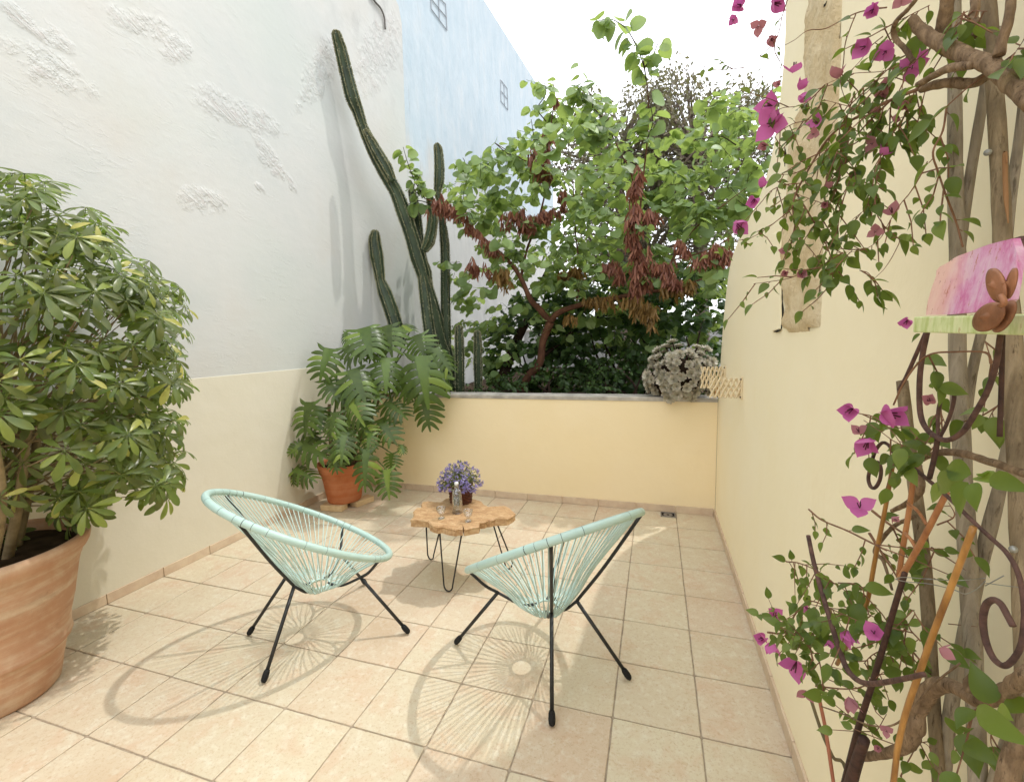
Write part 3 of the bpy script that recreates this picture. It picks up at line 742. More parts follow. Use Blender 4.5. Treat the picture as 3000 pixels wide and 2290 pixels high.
pot('terracotta_pot', mc, [(.001, 0), (.145, 0), (.152, .01), (.165, .10), (.182, .20), (.194, .27), (.204, .275), (.21, .30), (.222, .345), (.226, .358), (.222, .368), (.21, .366), (.203, .34), (.195, .3)], M_TERRA,
    'orange terracotta pot in the back left corner raised on bricks', (.2, .325))
def brick(p, s, rz, label):
    b = MB(); b.box((-s[0]/2, -s[1]/2, 0), (s[0]/2, s[1]/2, s[2])); o = b.build('brick', M_BRICK, None, smooth=False, bevel=.005)
    o.location = p; o.rotation_euler = (0, 0, rz); tag(o, label, 'brick', 'bricks under the orange pot')
brick((-.02, 2.30, .001), (.22, .10, .052), .05, 'front sand coloured brick under the edge of the orange pot')
brick((.14, 2.50, .001), (.10, .2, .052), -.3, 'right hand sand coloured brick carrying the orange pot, nearer the yellow wall')
brick((-.13, 2.52, .001), (.10, .2, .052), .3, 'rear sand coloured brick hidden behind the front one, nearest the beige band')

# ================================================================== UMBRELLA PLANT
up = thing('umbrella_plant', pc+np.array([0, 0, .63]), 'bushy umbrella plant with variegated finger leaves in the large left pot', 'plant')
SP = [(-400, 300), (0, 350), (60, 360), (105, 405), (130, 420), (215, 470), (245, 520), (285, 540), (330, 560), (365, 590), (392, 610), (400, 660), (398, 720), (385, 760), (398, 810), (396, 880), (388, 930), (415, 990), (420, 1025), (395, 1050), (345, 1075), (300, 1058), (255, 1030), (235, 1055), (205, 1080), (205, 1110), (165, 1150), (100, 1170), (-400, 1250)]
ec = np.array([.10, .30, 1.44]); er = np.array([.66, .70, .92])
lf = MB(); pt = MB(); br = MB(); heads = []
tries = 0
while len(heads) < 560 and tries < 90000:
    tries += 1
    d = rvec(); q = U(.35, 1.0)**.45; p = ec+d*er*q
    if p[0] < XL+.10: continue
    u, v = proj(p)
    if not inpoly(u+U(-14, 14), v+U(-14, 14), SP): continue
    if mnoise.noise(Vector(p*4.2)) < -.16 or q < .62 and U(0, 1) < .5: continue
    # open lower middle, so the stems show
    if v > 820 and u < 125 and U(0, 1) < .65 and p[2] < 1.2: continue
    if p[2] < .69: continue
    if heads and min(np.linalg.norm(p-h) for h in heads) < .042: continue
    heads.append(p)
    n = unit(d*np.array([1, 1, .5])+np.array([.15, -.35, .85])+rvec()*.38)
    a, s_, _ = frame(rvec(), n); a = unit(a-n*(a@n)); s_ = np.cross(n, a)
    nl = random.choice([7, 8, 8, 9]); L = U(.066, .102); ph = U(0, 6.28)
    for k in range(nl):
        th = ph+2*math.pi*k/nl+U(-.12, .12); dr = unit(a*math.cos(th)+s_*math.sin(th)-n*U(.0, .38))
        o = p+dr*.012
        lf.tmpl(T_NARROW, o, dr, n+rvec()*.15, L*U(.78, 1.12))
        pt.tube([p, o+dr*.008], .0012, 4, cap=False)
    # leaf stalk running back towards the nearest branch
    back = unit(pc+np.array([0, 0, 1.0])+U(.2, .5)*(p-pc-np.array([0, 0, 1.0]))-p); end = p+back*U(.05, .1)-n*.03
    pt.tube(catmull([p, p*.5+end*.5-n*.012, end], 2), .0016, 4, cap=False)
    if U(0, 1) < .22:
        rt = pc+np.array([U(-.12, .12), U(-.12, .12), U(.8, 1.3)])
        br.tube(catmull([end, end*.5+rt*.5+np.array([0, 0, -.04]), rt], 3), [.0022, .006], 5, cap=False)
stm = []
for (ang, tilt, r0, L) in [(.3, .28, .13, .8), (1.5, .2, .12, .9), (2.7, .3, .11, .75), (-.8, .35, .15, .75), (-1.6, .25, .13, .95), (-2.5, .2, .11, .85), (0.9, .12, .05, 1.1), (-.2, .5, .17, .7)]:
    p0 = pc+np.array([r0*math.cos(ang), r0*math.sin(ang), .6]); p2 = p0+np.array([math.cos(ang)*tilt*L, math.sin(ang)*tilt*L, L])
    p2[0] = max(p2[0], XL+.08); p1 = p0*.5+p2*.5+np.array([U(-.05, .05), U(-.05, .05), 0])
    b = MB(); b.tube(catmull([p0, p1, p2], 6), [.019, .016, .009], 10, bump=.1, bs=40); b.build('stem', simple('umbrella_stem_%d' % len(stm), (116, 100, 74), (156, 138, 106), 18, .8, .3, 70, .2) if not stm else stm[0], up); stm.append(bpy.data.materials.get('umbrella_stem_0'))
combine('foliage', [(lf, L_SCHEF), (pt, L_SCHEF), (br, stm[0])], up)

# ================================================================== MONSTERA
mp = thing('split_leaf_plant', mc+np.array([0, 0, .3]), 'split leaf plant with huge cut leaves spilling from the orange pot over the low wall', 'plant')
def c4(x, y): return (572.3+.3494*x, 660.3+.3494*y)
# (base x, y) -> (tip x, y), world y of base, of tip, width factor   (all read in one enlarged crop)
ML = [((600, 130), (640, 285), 2.60, 2.45, 1.15), ((745, 120), (760, 280), 2.75, 2.62, 1.1), ((930, 175), (960, 300), 2.8, 2.7, 1.2), ((880, 150), (830, 100), 2.9, 3.0, 1.0), ((490, 150), (480, 230), 2.7, 2.62, .6),
      ((385, 255), (330, 430), 2.45, 2.3, .95), ((480, 250), (590, 320), 2.55, 2.5, .9), ((530, 390), (600, 570), 2.4, 2.28, 1.0), ((735, 320), (740, 500), 2.6, 2.45, 1.0), ((960, 310), (980, 590), 2.65, 2.5, .95), ((975, 545), (985, 745), 2.75, 2.66, .8),
      ((265, 585), (215, 775), 2.25, 2.1, .95), ((370, 440), (430, 560), 2.4, 2.3, .8), ((430, 650), (380, 800), 2.2, 2.05, .85), ((520, 575), (570, 720), 2.3, 2.15, .85), ((740, 590), (850, 680), 2.6, 2.55, 1.0), ((700, 690), (770, 830), 2.5, 2.4, .9),
      ((215, 835), (80, 905), 2.2, 2.1, .9), ((200, 840), (335, 930), 2.2, 2.12, .8), ((165, 1000), (90, 1090), 2.15, 2.1, .9), ((165, 1000), (285, 1075), 2.15, 2.1, .7), ((420, 890), (425, 1015), 2.12, 2.05, .9), ((480, 770), (460, 940), 2.15, 2.0, .8),
      ((615, 880), (595, 1115), 2.2, 2.08, .62), ((740, 1000), (745, 1165), 2.3, 2.2, .9), ((770, 900), (760, 1000), 2.4, 2.33, 1.1), ((830, 850), (845, 900), 2.45, 2.4, .9), ((640, 780), (620, 900), 2.3, 2.2, .8), ((300, 770), (250, 870), 2.3, 2.2, .8), ((560, 700), (640, 790), 2.4, 2.3, .8),
      ((600, 460), (690, 560), 2.5, 2.4, .8), ((820, 420), (860, 560), 2.7, 2.6, .8), ((680, 200), (640, 330), 2.7, 2.6, .9), ((1040, 260), (1130, 400), 2.75, 2.7, .8), ((340, 620), (330, 760), 2.35, 2.2, .8), ((430, 480), (520, 600), 2.45, 2.35, .8), ((660, 600), (600, 700), 2.5, 2.4, .8), ((450, 700), (520, 830), 2.3, 2.2, .7), ((900, 480), (880, 570), 2.8, 2.7, .8), ((1050, 420), (1120, 520), 2.85, 2.8, .6)]
lf = MB(); st = MB(); rootp = mc+np.array([0, 0, .33])
for i, (a, t, ya, yt, wf) in enumerate(ML):
    pa = W(*c4(*a), 1, ya); pb = W(*c4(*t), 1, yt); pa[0] = max(pa[0], XL+.05); pb[0] = max(pb[0], XL+.05)
    ax = pb-pa; L = np.linalg.norm(ax)*1.06
    n = np.array([.25, -.75, .75])+rvec()*.28
    V, F = MONS[i % 5]; V2 = V.copy(); V2[:, 1] *= wf*1.05; V2[:, 2] += .04*np.sin(V2[:, 1]*6+i)
    n2 = n-.0*ax
    lf.tmpl((V2, F), pa, unit(ax)+np.array([0, 0, .18]), n2, L)
    # petiole from the pot (or from the stem climbing over the wall)
    r0 = rootp+np.array([U(-.08, .08), U(-.08, .08), 0])
    if pa[2] > 1.05: r0 = np.array([U(.05, .45), 2.75, U(.85, 1.02)]) if a[0] > 560 else np.array([-.05+U(-.1, .15), 2.5, .85])
    mid = r0*.45+pa*.55+np.array([0, .08, .10])
    st.tube(catmull([r0, mid, pa+np.array([0, 0.01, 0.0])], 5), [.0085, .0055], 6, cap=False)
lf.build('foliage', L_MON, mp); st.build('leaf_stalks', simple('petiole', (70, 92, 44), (104, 122, 62), 10, .5, 0), mp)
b = MB()
for pth in ([rootp+np.array([-.02, 0, -.03]), (-.06, 2.5, .75), (.05, 2.62, 1.0), (.25, 2.8, 1.1)], [rootp+np.array([.06, .03, -.03]), (.12, 2.55, .6), (.2, 2.75, .95), (.45, 2.95, 1.06)], [rootp+np.array([-.1, .0, -.02]), (-.14, 2.45, .7), (-.16, 2.5, .95)]):
    b.tube(catmull(pth, 6), [.018, .014], 9, bump=.25, bs=40)
b.build('main_stems', M_VINEBARK, mp)

# ================================================================== CACTI
def cx(x, y): return (660.3+.524*x, .524*y)
def cactus(label, parts, ys):
    """parts: list of (path in crop px, width px list); ys: (base world y, tip world y)"""
    first = None; t = None
    for pi, (path, wid, y0, y1) in enumerate(parts):
        n = len(path); P = [W(*cx(*p), 1, y0+(y1-y0)*i/(n-1)) for i, p in enumerate(path)]
        if t is None: t = thing('column_cactus', P[0], label, 'cactus', 'column cacti behind the low wall')
        b = MB(); ar = MB(); k = 24; nr = 6
        ribs = [1+.30*math.cos(nr*2*math.pi*j/k) if math.cos(nr*2*math.pi*j/k) > 0 else 1+.16*math.cos(nr*2*math.pi*j/k) for j in range(k)]
        S = catmull(P, 8); R = [w*.524/2*K3/FPX*depth_of(P[min(i, n-1)])*.72 for i, w in enumerate(wid)]
        RR = list(np.interp(np.linspace(0, 1, len(S)), np.linspace(0, 1, len(R)), R))
        # rounded tip
        m = len(S); tip = [RR[-1]]*0
        d = unit(S[-1]-S[-2]); r = RR[-1]
        for q in (.35, .6, .8, .93, 1.0): S.append(S[m-1]+d*r*1.5*q); RR.append(r*math.sqrt(max(0.02, 1-q*q)))
        b.tube(S, RR, k, ribs=ribs)
        b.build('stem' if pi == 0 else 'arm', M_CACTUS, t)
        V = np.concatenate(b.v).reshape(len(S), k, 3)
        cl = [np.mean(V[i], 0) for i in range(len(S))]
        for j in range(0, k, k//nr):
            acc = 0
            for i in range(1, len(S)-1):
                for f in (0, .33, .66):
                    p = V[i, j]*(1-f)+V[i+1, j]*f; o = unit(p-cl[i])
                    ar.tmpl(T_SMALL, p-o*.003, o+rvec()*.3, rvec(), .017); ar.tmpl(T_SMALL, p-o*.003, o+rvec()*.6, rvec(), .017); ar.tmpl(T_SMALL, p-o*.003, o*.5+rvec(), rvec(), .015)
        ar.build('spines', M_AREOLE, t)
    return t
cactus('tallest column cactus, leaning far to the left over the low wall', [([(590, 1600), (572, 1470), (545, 1380), (520, 1270), (490, 1170), (455, 1060), (425, 960), (395, 870), (365, 790), (325, 720), (285, 645), (255, 580), (228, 520), (205, 450), (185, 400), (160, 300), (140, 215), (122, 150)], [58, 60, 60, 52, 46, 62, 54, 58, 52, 52, 50, 46, 36, 44, 54, 50, 46, 36], 3.95, 3.02),
    ([(350, 745), (325, 690), (295, 640), (265, 585), (243, 545)], [30, 46, 44, 36, 22], 3.36, 3.2), ([(478, 1030), (500, 990), (512, 930), (515, 870), (505, 820)], [26, 46, 44, 42, 30], 3.62, 3.7), ([(500, 1190), (488, 1120), (470, 1060), (455, 960), (446, 870), (430, 790)], [30, 44, 40, 40, 38, 28], 3.75, 3.8)], None)
cactus('short two jointed column cactus standing just left of the tallest one', [([(380, 1420), (362, 1330), (340, 1260), (318, 1200), (300, 1150), (296, 1120), (285, 1050), (277, 990), (278, 965)], [50, 58, 56, 54, 34, 40, 52, 46, 36], 3.6, 3.55)], None)
cactus('slim upright column cactus right of the leaning one, its round tip above the red pods', [([(572, 1610), (570, 1400), (567, 1200), (566, 1050), (560, 960), (545, 830), (535, 790), (541, 740), (542, 680), (538, 620), (535, 605)], [40, 42, 40, 38, 34, 22, 24, 38, 38, 32, 28], 3.9, 3.9)], None)
cactus('dark straight column cactus partly hidden behind the split leaf plant', [([(520, 1620), (505, 1400), (490, 1280), (478, 1180), (470, 1130)], [50, 46, 44, 40, 30], 3.65, 3.7)], None)
cactus('low column cactus stub in the gap left of the judas tree trunk', [([(703, 1640), (700, 1500), (700, 1420), (698, 1370)], [32, 34, 32, 26], 3.9, 3.9)], None)
cactus('low column cactus stub next to the slim upright cactus foot', [([(628, 1640), (626, 1500), (624, 1400), (622, 1350)], [38, 38, 36, 28], 3.75, 3.75)], None)

# ================================================================== JUDAS TREE
def ct(x, y): return (917+.4586*x, 146.7+.4586*y)
jt = thing('judas_tree', W(1122, 842, 1, 4.3), 'judas tree with round bright leaves and hanging red seed pods behind the low wall', 'tree')
def limb(pts, wid, ys, mat, name, parent=None, k=9, conv=ct, bump=.12):
    n = len(pts); P = [W(*conv(*p), 1, ys[0]+(ys[1]-ys[0])*i/(n-1)) for i, p in enumerate(pts)]
    R = [px(w*.4586, p)/2 for w, p in zip(np.interp(np.linspace(0, 1, n), np.linspace(0, 1, len(wid)), wid), P)]
    b = MB(); S = catmull(P, 5); b.tube(S, list(np.interp(np.linspace(0, 1, len(S)), np.linspace(0, 1, n), R)), k, bump=bump, bs=25)
    b.build(name, mat, parent if parent is not None else jt); return S
LA = limb([(430, 1530), (480, 1440), (530, 1380), (545, 1280), (580, 1190)], [40, 38, 36, 34, 40], (4.3, 4.05), M_BARK, 'trunk')
LB = limb([(580, 1190), (530, 1130), (485, 1080), (440, 980), (380, 900), (280, 810), (190, 730), (60, 640), (-10, 610)], [34, 30, 26, 22, 18, 15, 12, 9, 4], (4.05, 3.6), M_BARK, 'limb')
LC = limb([(580, 1185), (620, 1145), (700, 1115), (800, 1090), (900, 1075), (1000, 1050), (1110, 1040), (1260, 1000), (1400, 930)], [30, 28, 26, 25, 24, 20, 16, 10, 5], (4.05, 3.7), M_BARK, 'limb')
LD = limb([(985, 1055), (990, 950), (985, 850), (990, 740), (1005, 620), (1020, 470), (1035, 330), (1040, 180), (1030, 60), (1010, -60), (960, -150)], [20, 16, 14, 12, 10, 9, 8, 7, 5, 4, 3], (3.85, 3.3), M_BARK, 'limb')
LE = limb([(1110, 1040), (1150, 900), (1230, 780), (1330, 690), (1420, 620), (1500, 560)], [14, 10, 8, 6, 5, 3], (3.8, 3.5), M_BARK, 'limb')
LF = limb([(440, 990), (470, 850), (520, 720), (560, 560), (575, 400), (585, 250), (600, 130), (580, 0)], [14, 12, 10, 9, 8, 7, 5, 3], (4.0, 4.2), M_BARK, 'limb')
LG = limb([(700, 1110), (720, 960), (700, 800), (690, 600), (680, 450)], [12, 9, 7, 6, 3], (4.0, 4.4), M_BARK, 'limb')
LH = limb([(990, 700), (960, 500), (900, 380), (830, 240), (740, 150)], [10, 8, 7, 6, 4], (3.75, 3.5), M_BARK, 'limb')
LI = limb([(580, 440), (480, 440), (400, 400), (320, 350)], [7, 6, 5, 3], (4.1, 3.9), M_BARK, 'limb')
LJ = limb([(1150, 900), (1300, 860), (1420, 800)], [8, 7, 5], (3.75, 3.6), M_BARK, 'limb')
LK = limb([(335, 1500), (380, 1380), (430, 1260), (470, 1180), (500, 1080), (560, 950)], [52, 48, 42, 34, 22, 12], (4.7, 4.9), M_DARKBARK, 'trunk')
LL = limb([(420, 1350), (500, 1310), (560, 1260), (680, 1190)], [22, 20, 16, 8], (4.8, 5.1), M_DARKBARK, 'limb')
LM = limb([(545, 1350), (620, 1290), (760, 1180), (900, 1150)], [20, 16, 12, 8], (4.4, 4.9), M_DARKBARK, 'limb')
TREEP = [ct(*p) for p in [(90, 900), (150, 780), (100, 560), (160, 420), (300, 430), (330, 360), (400, 380), (470, 330), (480, 210), (540, 60), (600, 40), (640, 180), (700, 70), (800, 90), (860, 200), (960, 420), (980, 300), (1000, 200), (1060, 200), (1150, 280), (1230, 260), (1300, 90), (1450, 120), (1640, 200), (1640, 600), (1540, 700), (1450, 830), (1430, 1000), (1400, 1200), (1380, 1290), (1150, 1400), (900, 1330), (700, 1290), (560, 1330), (420, 1350), (330, 1480), (270, 1480), (130, 1380), (60, 1220), (150, 1170), (80, 1040)]]
lf = MB(); tw = MB()
def leafy_twig(a, d, L, nl, size, T=T_ROUND, droop=.35, r=.0028, lfb=None, twb=None, up=(0, -.2, .8)):
    lfb = lf if lfb is None else lfb; twb = tw if twb is None else twb
    pts = [a]; q = unit(d)
    for i in range(4):
        q = unit(q+rvec()*.18+np.array([0, 0, -droop*.12])); pts.append(pts[-1]+q*L/4)
    S = catmull(pts, 3); twb.tube(S, [r, r*.4], 4, cap=False)
    for i in range(nl):
        f = (i+.6)/nl*(len(S)-1); k = int(f); p = S[k]+(S[min(k+1, len(S)-1)]-S[k])*(f-k)
        ax = unit(S[min(k+1, len(S)-1)]-S[max(0, k-1)]); sd = unit(np.cross(ax, np.array([0, 0, 1.0]))+rvec()*.25)*(1 if i % 2 else -1)
        t = unit(sd+ax*.35+np.array([0, 0, -.55])+rvec()*.3); s = size*U(.7, 1.2)*(1-.35*i/nl)
        lfb.tmpl(T, p+t*size*.22, t, np.array(up)+rvec()*.55, s)
spine = [np.array(p) for S in (LB, LC, LD, LE, LF, LG, LH, LI, LJ) for p in S]
SPN = np.array(spine)
cnt = 0; tries = 0
while cnt < 600 and tries < 40000:
    tries += 1
    y = U(3.35, 5.3); u = U(930, 1680); v = U(150, 840)
    if not inpoly(u, v, TREEP): continue
    if v > 620 and y < 4.0: continue
    if y < 3.6 and v > 480 and U(0, 1) < .5: continue
    # thinner towards the top so the sky shows
    if v < 360 and U(0, 1) < .42: continue
    p = W(u, v, 1, y)
    if p[0] > XR-.05 and p[1] < 2.9: continue
    k = np.argmin(((SPN-p)**2).sum(1)); d = unit(p-SPN[k])+rvec()*.4+np.array([0, -.1, .3])
    leafy_twig(p-unit(d)*.12, d, U(.18, .34), random.randint(5, 9), U(.092, .14))
    cnt += 1
def sprig(path, y0, y1, size, dens=1.0, conv=ct):
    n = len(path); P = [W(*conv(*p), 1, y0+(y1-y0)*i/(n-1)) for i, p in enumerate(path)]
    S = catmull(P, 5); tw.tube(S, [.006, .003], 5, cap=False); L = sum(np.linalg.norm(S[i+1]-S[i]) for i in range(len(S)-1))
    m = int(L/.042*dens)
    for i in range(m):
        f = (i+.5)/m*(len(S)-1); k = int(f); p = S[k]+(S[min(k+1, len(S)-1)]-S[k])*(f-k)
        ax = unit(S[min(k+1, len(S)-1)]-S[max(0, k-1)]); sd = unit(np.cross(ax, rvec()))
        t = unit(sd+ax*.3+np.array([0, 0, -.5])); lf.tmpl(T_ROUND, p+t*.03, t, np.array([0, -.5, .6])+rvec()*.55, size*U(.7, 1.15))
for a in ([(1030, 60), (1015, -20), (980, -110), (930, -190), (860, -230), (800, -220)], [(1020, 0), (1060, -60), (1090, -130)], [(1035, 330), (1060, 250), (1040, 130)]): sprig(a, 3.35, 3.3, .125, 1.7)
for a in ([(830, 240), (760, 170), (690, 120), (640, 170)], [(780, 180), (760, 110), (690, 80)], [(870, 340), (800, 300), (860, 230)]): sprig(a, 3.55, 3.4, .12, 1.5)
for a in ([(-10, 610), (-60, 520), (-90, 440), (-110, 370)], [(30, 640), (-40, 620), (-90, 640)], [(-30, 600), (-60, 560), (-30, 500)]): sprig(a, 3.62, 3.55, .115, 1.6)
for a in ([(320, 350), (380, 400), (450, 420)], [(160, 520), (180, 450), (170, 420)], [(230, 560), (260, 480), (310, 430)], [(560, 250), (520, 190), (560, 120), (550, 60)], [(575, 350), (510, 330), (490, 240)], [(1450, 360), (1380, 320), (1300, 330), (1210, 340)], [(1420, 620), (1400, 470), (1380, 380)], [(1500, 560), (1560, 450), (1600, 400)]): sprig(a, 3.9, 3.7, .10, 1.5)
combine('foliage', [(lf, L_CERCIS), (tw, M_DARKBARK)], jt)
# pods
pr = MB(); po = MB()
def pods(path, spread, n, y0, y1, bld=None, L=(.075, .12)):
    n = int(n*2.0)
    bld = pr if bld is None else bld
    P = [W(*ct(*p), 1, -.14+y0+(y1-y0)*i/(len(path)-1)) for i, p in enumerate(path)]; S = catmull(P, 8)
    for i in range(int(n/2.2)):
        p = S[random.randrange(len(S))]; s = px(spread*.4586, p)
        c = p+rvec()*s*U(.0, .95)+np.array([0, 0, s*.25])
        for k in range(random.randint(4, 9)):
            t = unit(np.array([0, 0, -1.0])+rvec()*.5); bld.tmpl(T_POD, c+rvec()*.016, t, rvec(), U(*L))
pods([(30, 640), (110, 660), (190, 730)], 48, 46, 3.6, 3.68); pods([(190, 730), (280, 810), (340, 870)], 26, 36, 3.68, 3.8)
pods([(370, 690), (430, 720), (490, 740)], 60, 44, 3.85, 3.9); pods([(540, 690), (610, 690)], 40, 26, 3.9, 3.9); pods([(1010, 470), (985, 540), (970, 580)], 36, 30, 3.5, 3.55)
pods([(990, 660), (975, 760), (985, 860), (1010, 960), (980, 1050)], 62, 150, 3.55, 3.7); pods([(1030, 690), (1080, 700)], 34, 20, 3.6, 3.6); pods([(1060, 940), (1150, 930)], 40, 30, 3.65, 3.65)
pods([(1290, 890), (1360, 870), (1430, 880)], 55, 62, 3.55, 3.5); pods([(470, 390), (530, 470), (565, 520)], 42, 44, 3.9, 4.0); pods([(570, 300), (560, 380), (550, 460)], 28, 22, 4.0, 4.0); pods([(640, 580), (640, 660)], 30, 16, 3.9, 3.9); pods([(590, 130), (610, 150)], 20, 8, 4.2, 4.2)
pods([(840, 930), (920, 960)], 44, 30, 3.8, 3.8); pods([(1180, 820), (1210, 860)], 40, 14, 3.6, 3.6); pods([(1120, 980), (1200, 1010)], 30, 20, 3.6, 3.6)
pods([(640, 970), (720, 960)], 46, 30, 3.9, 3.9, po); pods([(330, 960), (390, 1010)], 46, 24, 3.8, 3.8, po); pods([(200, 920), (300, 960)], 36, 20, 3.7, 3.8); pods([(760, 1090), (900, 1090)], 36, 26, 3.85, 3.8, po)
pods([(960, 1100), (1040, 1150), (1060, 1190)], 60, 54, 3.7, 3.7, po); pods([(1100, 1040), (1250, 1020)], 36, 34, 3.65, 3.65, po); pods([(660, 1160), (700, 1170)], 24, 8, 3.9, 3.9, po)
combine('seed_pods', [(pr, L_POD), (po, L_POD2)], jt)

# ---- shrubs under the tree
def shrub(label, c, r, n, size, T, mat, seed, bark=M_DARKBARK, poly=None, name='shrub', cat='shrub', stems=7, zlo=.8):
    t = thing(name, (c[0], c[1], zlo), label, cat); L = MB(); S = MB(); random.seed(seed); np.random.seed(seed)
    for i in range(n):
        for _ in range(30):
            d = rvec(); q = U(.25, 1)**.4; p = np.array(c)+d*np.array(r)*q
            if p[2] > zlo+.02 and (poly is None or inpoly(*proj(p), poly)): break
        else: continue
        leafy_twig(p, d+np.array([0, 0, .3]), U(.12, .26)*size/.07, random.randint(6, 10), size*U(.8, 1.2), T, .3, .002, L, S, (0, -.3, .8))
    for i in range(stems):
        e = np.array(c)+rvec()*np.array(r)*.75; e[2] = max(e[2], c[2]); b0 = np.array([c[0]+U(-.2, .2)*r[0], c[1]+U(-.2, .2)*r[1], zlo-.05])
        S.tube(catmull([b0, b0*.5+e*.5+rvec()*.1, e], 4), [.022, .006], 7, bump=.2, bs=30)
    combine('foliage', [(L, mat), (S, bark)], t); return t
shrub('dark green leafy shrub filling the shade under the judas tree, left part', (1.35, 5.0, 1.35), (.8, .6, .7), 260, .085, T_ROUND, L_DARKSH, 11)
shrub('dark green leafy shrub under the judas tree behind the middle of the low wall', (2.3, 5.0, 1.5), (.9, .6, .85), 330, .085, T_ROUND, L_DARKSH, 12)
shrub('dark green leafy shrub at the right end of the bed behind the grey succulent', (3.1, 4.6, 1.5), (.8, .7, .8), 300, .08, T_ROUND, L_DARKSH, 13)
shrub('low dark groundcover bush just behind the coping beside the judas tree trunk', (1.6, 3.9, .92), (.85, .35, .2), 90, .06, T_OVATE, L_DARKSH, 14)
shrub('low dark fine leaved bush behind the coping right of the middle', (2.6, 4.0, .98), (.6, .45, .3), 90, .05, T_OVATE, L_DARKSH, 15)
# ---- dark carob trees beyond
BGP = [(1170, 330), (1215, 300), (1235, 262), (1300, 235), (1345, 205), (1400, 200), (1440, 165), (1475, 168), (1530, 190), (1570, 175), (1640, 215), (1750, 250), (1750, 800), (1170, 800)]
def bgtree(label, c, r, n, seed, base, poly=None):
    t = thing('carob_tree', (base[0], base[1], -.1), label, 'tree'); L = MB(); S = MB(); random.seed(seed); np.random.seed(seed)
    b = MB(); b.tube(catmull([np.array([base[0], base[1], -.12]), np.array([base[0]+.15, base[1], 1.5]), np.array([c[0], c[1], c[2]-r[2]*.3])], 6), [.17, .10], 10, bump=.2, bs=12); b.build('trunk', M_GREYBARK, t)
    cl = []
    for i in range(n):
        for _ in range(40):
            d = rvec(); q = U(.2, 1)**.42; p = np.array(c)+d*np.array(r)*q*(1+.25*mnoise.noise(Vector(d*2.3)))
            if mnoise.noise(Vector(p*1.7)) > -.22 and inpoly(*proj(p), BGP): break
        else: continue
        e = p+unit(d+np.array([0, 0, .5])+rvec()*.5)*U(.25, .5); S.tube([p-d*.25, p, e], [.008, .003], 4, cap=False)
        if i % 6 == 0: S.tube(catmull([np.array([c[0], c[1], c[2]-r[2]*.3]), p*.5+np.array(c)*.5+rvec()*.15, p], 4), [.045, .01], 5, cap=False)
        for k in range(16):
            a = p+(e-p)*U(-.3, 1)+rvec()*U(.03, .16); tt = rvec()+np.array([0, 0, -.2])
            L.tmpl(T_SMALL, a, tt, rvec()+np.array([0, -.2, .5]), U(.05, .095))
    combine('foliage', [(L, L_BACK), (S, M_GREYBARK)], t)
c1 = W(1330, 330, 1, 8.5); bgtree('dark brownish carob tree behind the judas tree, seen left of its tall middle limb', c1, (1.25, 1.2, 1.25), 330, 21, (c1[0], 8.5))
c2 = W(1500, 300, 1, 8.2); bgtree('dark brownish carob tree behind the judas tree, next to the side wall', c2, (1.35, 1.2, 1.75), 420, 22, (c2[0], 8.3))
c3 = W(1390, 520, 1, 8.8); bgtree('lower dark carob tree whose crown fills the gaps low behind the judas tree', c3, (1.7, 1.0, 1.3), 330, 23, (c3[0], 8.8))
# grey end wall of the garden
we = thing('garden_wall', (1.8, 10, 0), 'grey rendered wall closing the garden behind the dark trees', 'wall')
b = MB(); b.box((-.46, 10.4, 0), (6.5, 10.6, 1.7)); b.build('wall_face', M_SILL, we, smooth=False)
b = MB(); b.box((-.46, 10.37, 1.7), (6.5, 10.63, 1.76)); b.build('coping', M_COPING, we, smooth=False)
random.seed(99); np.random.seed(99)
# ================================================================== SUCCULENT ON THE WALL
sc0 = np.array([3.0, 3.02, 1.185])
sp = thing('rosette_succulent', (2.99, 3.05, 1.0), 'grey pink clump of rosette succulents hanging over the right end of the low wall', 'plant')
def rosette(seed):
    r = random.Random(seed); V = []; F = []
    for ring, (nl, L, el) in enumerate([(8, 1.0, .12), (8, .85, .45), (6, .6, .85), (4, .35, 1.2)]):
        for k in range(nl):
            th = 2*math.pi*(k+.5*(ring % 2))/nl+r.uniform(-.12, .12); l = L*r.uniform(.88, 1.08); b = len(V)
            c, s = math.cos(th), math.sin(th)
            for t, w, h in ((.08, .10, 0), (.5, .24, .05), (.8, .25, .13), (1.0, .02, .26)):
                x = t*l*math.cos(el); z = t*l*math.sin(el)+h*l*.5
                for sgn in (-1, 0, 1):
                    y = w*l*sgn; zz = z+(-.05*l if sgn == 0 else .02)
                    V.append((x*c-y*s, x*s+y*c, zz))
            for i in range(3):
                a = b+3*i; F += [(a, a+3, a+4, a+1), (a+1, a+4, a+5, a+2)]
    return np.array(V), F
RM = []
for s in range(4):
    b = MB(); b.add(*rosette(s)); me = b.mesh('rosette'); me.materials.append(L_SUCC); RM.append(me)
cnt = 0; placed = []; tries = 0
b = MB()
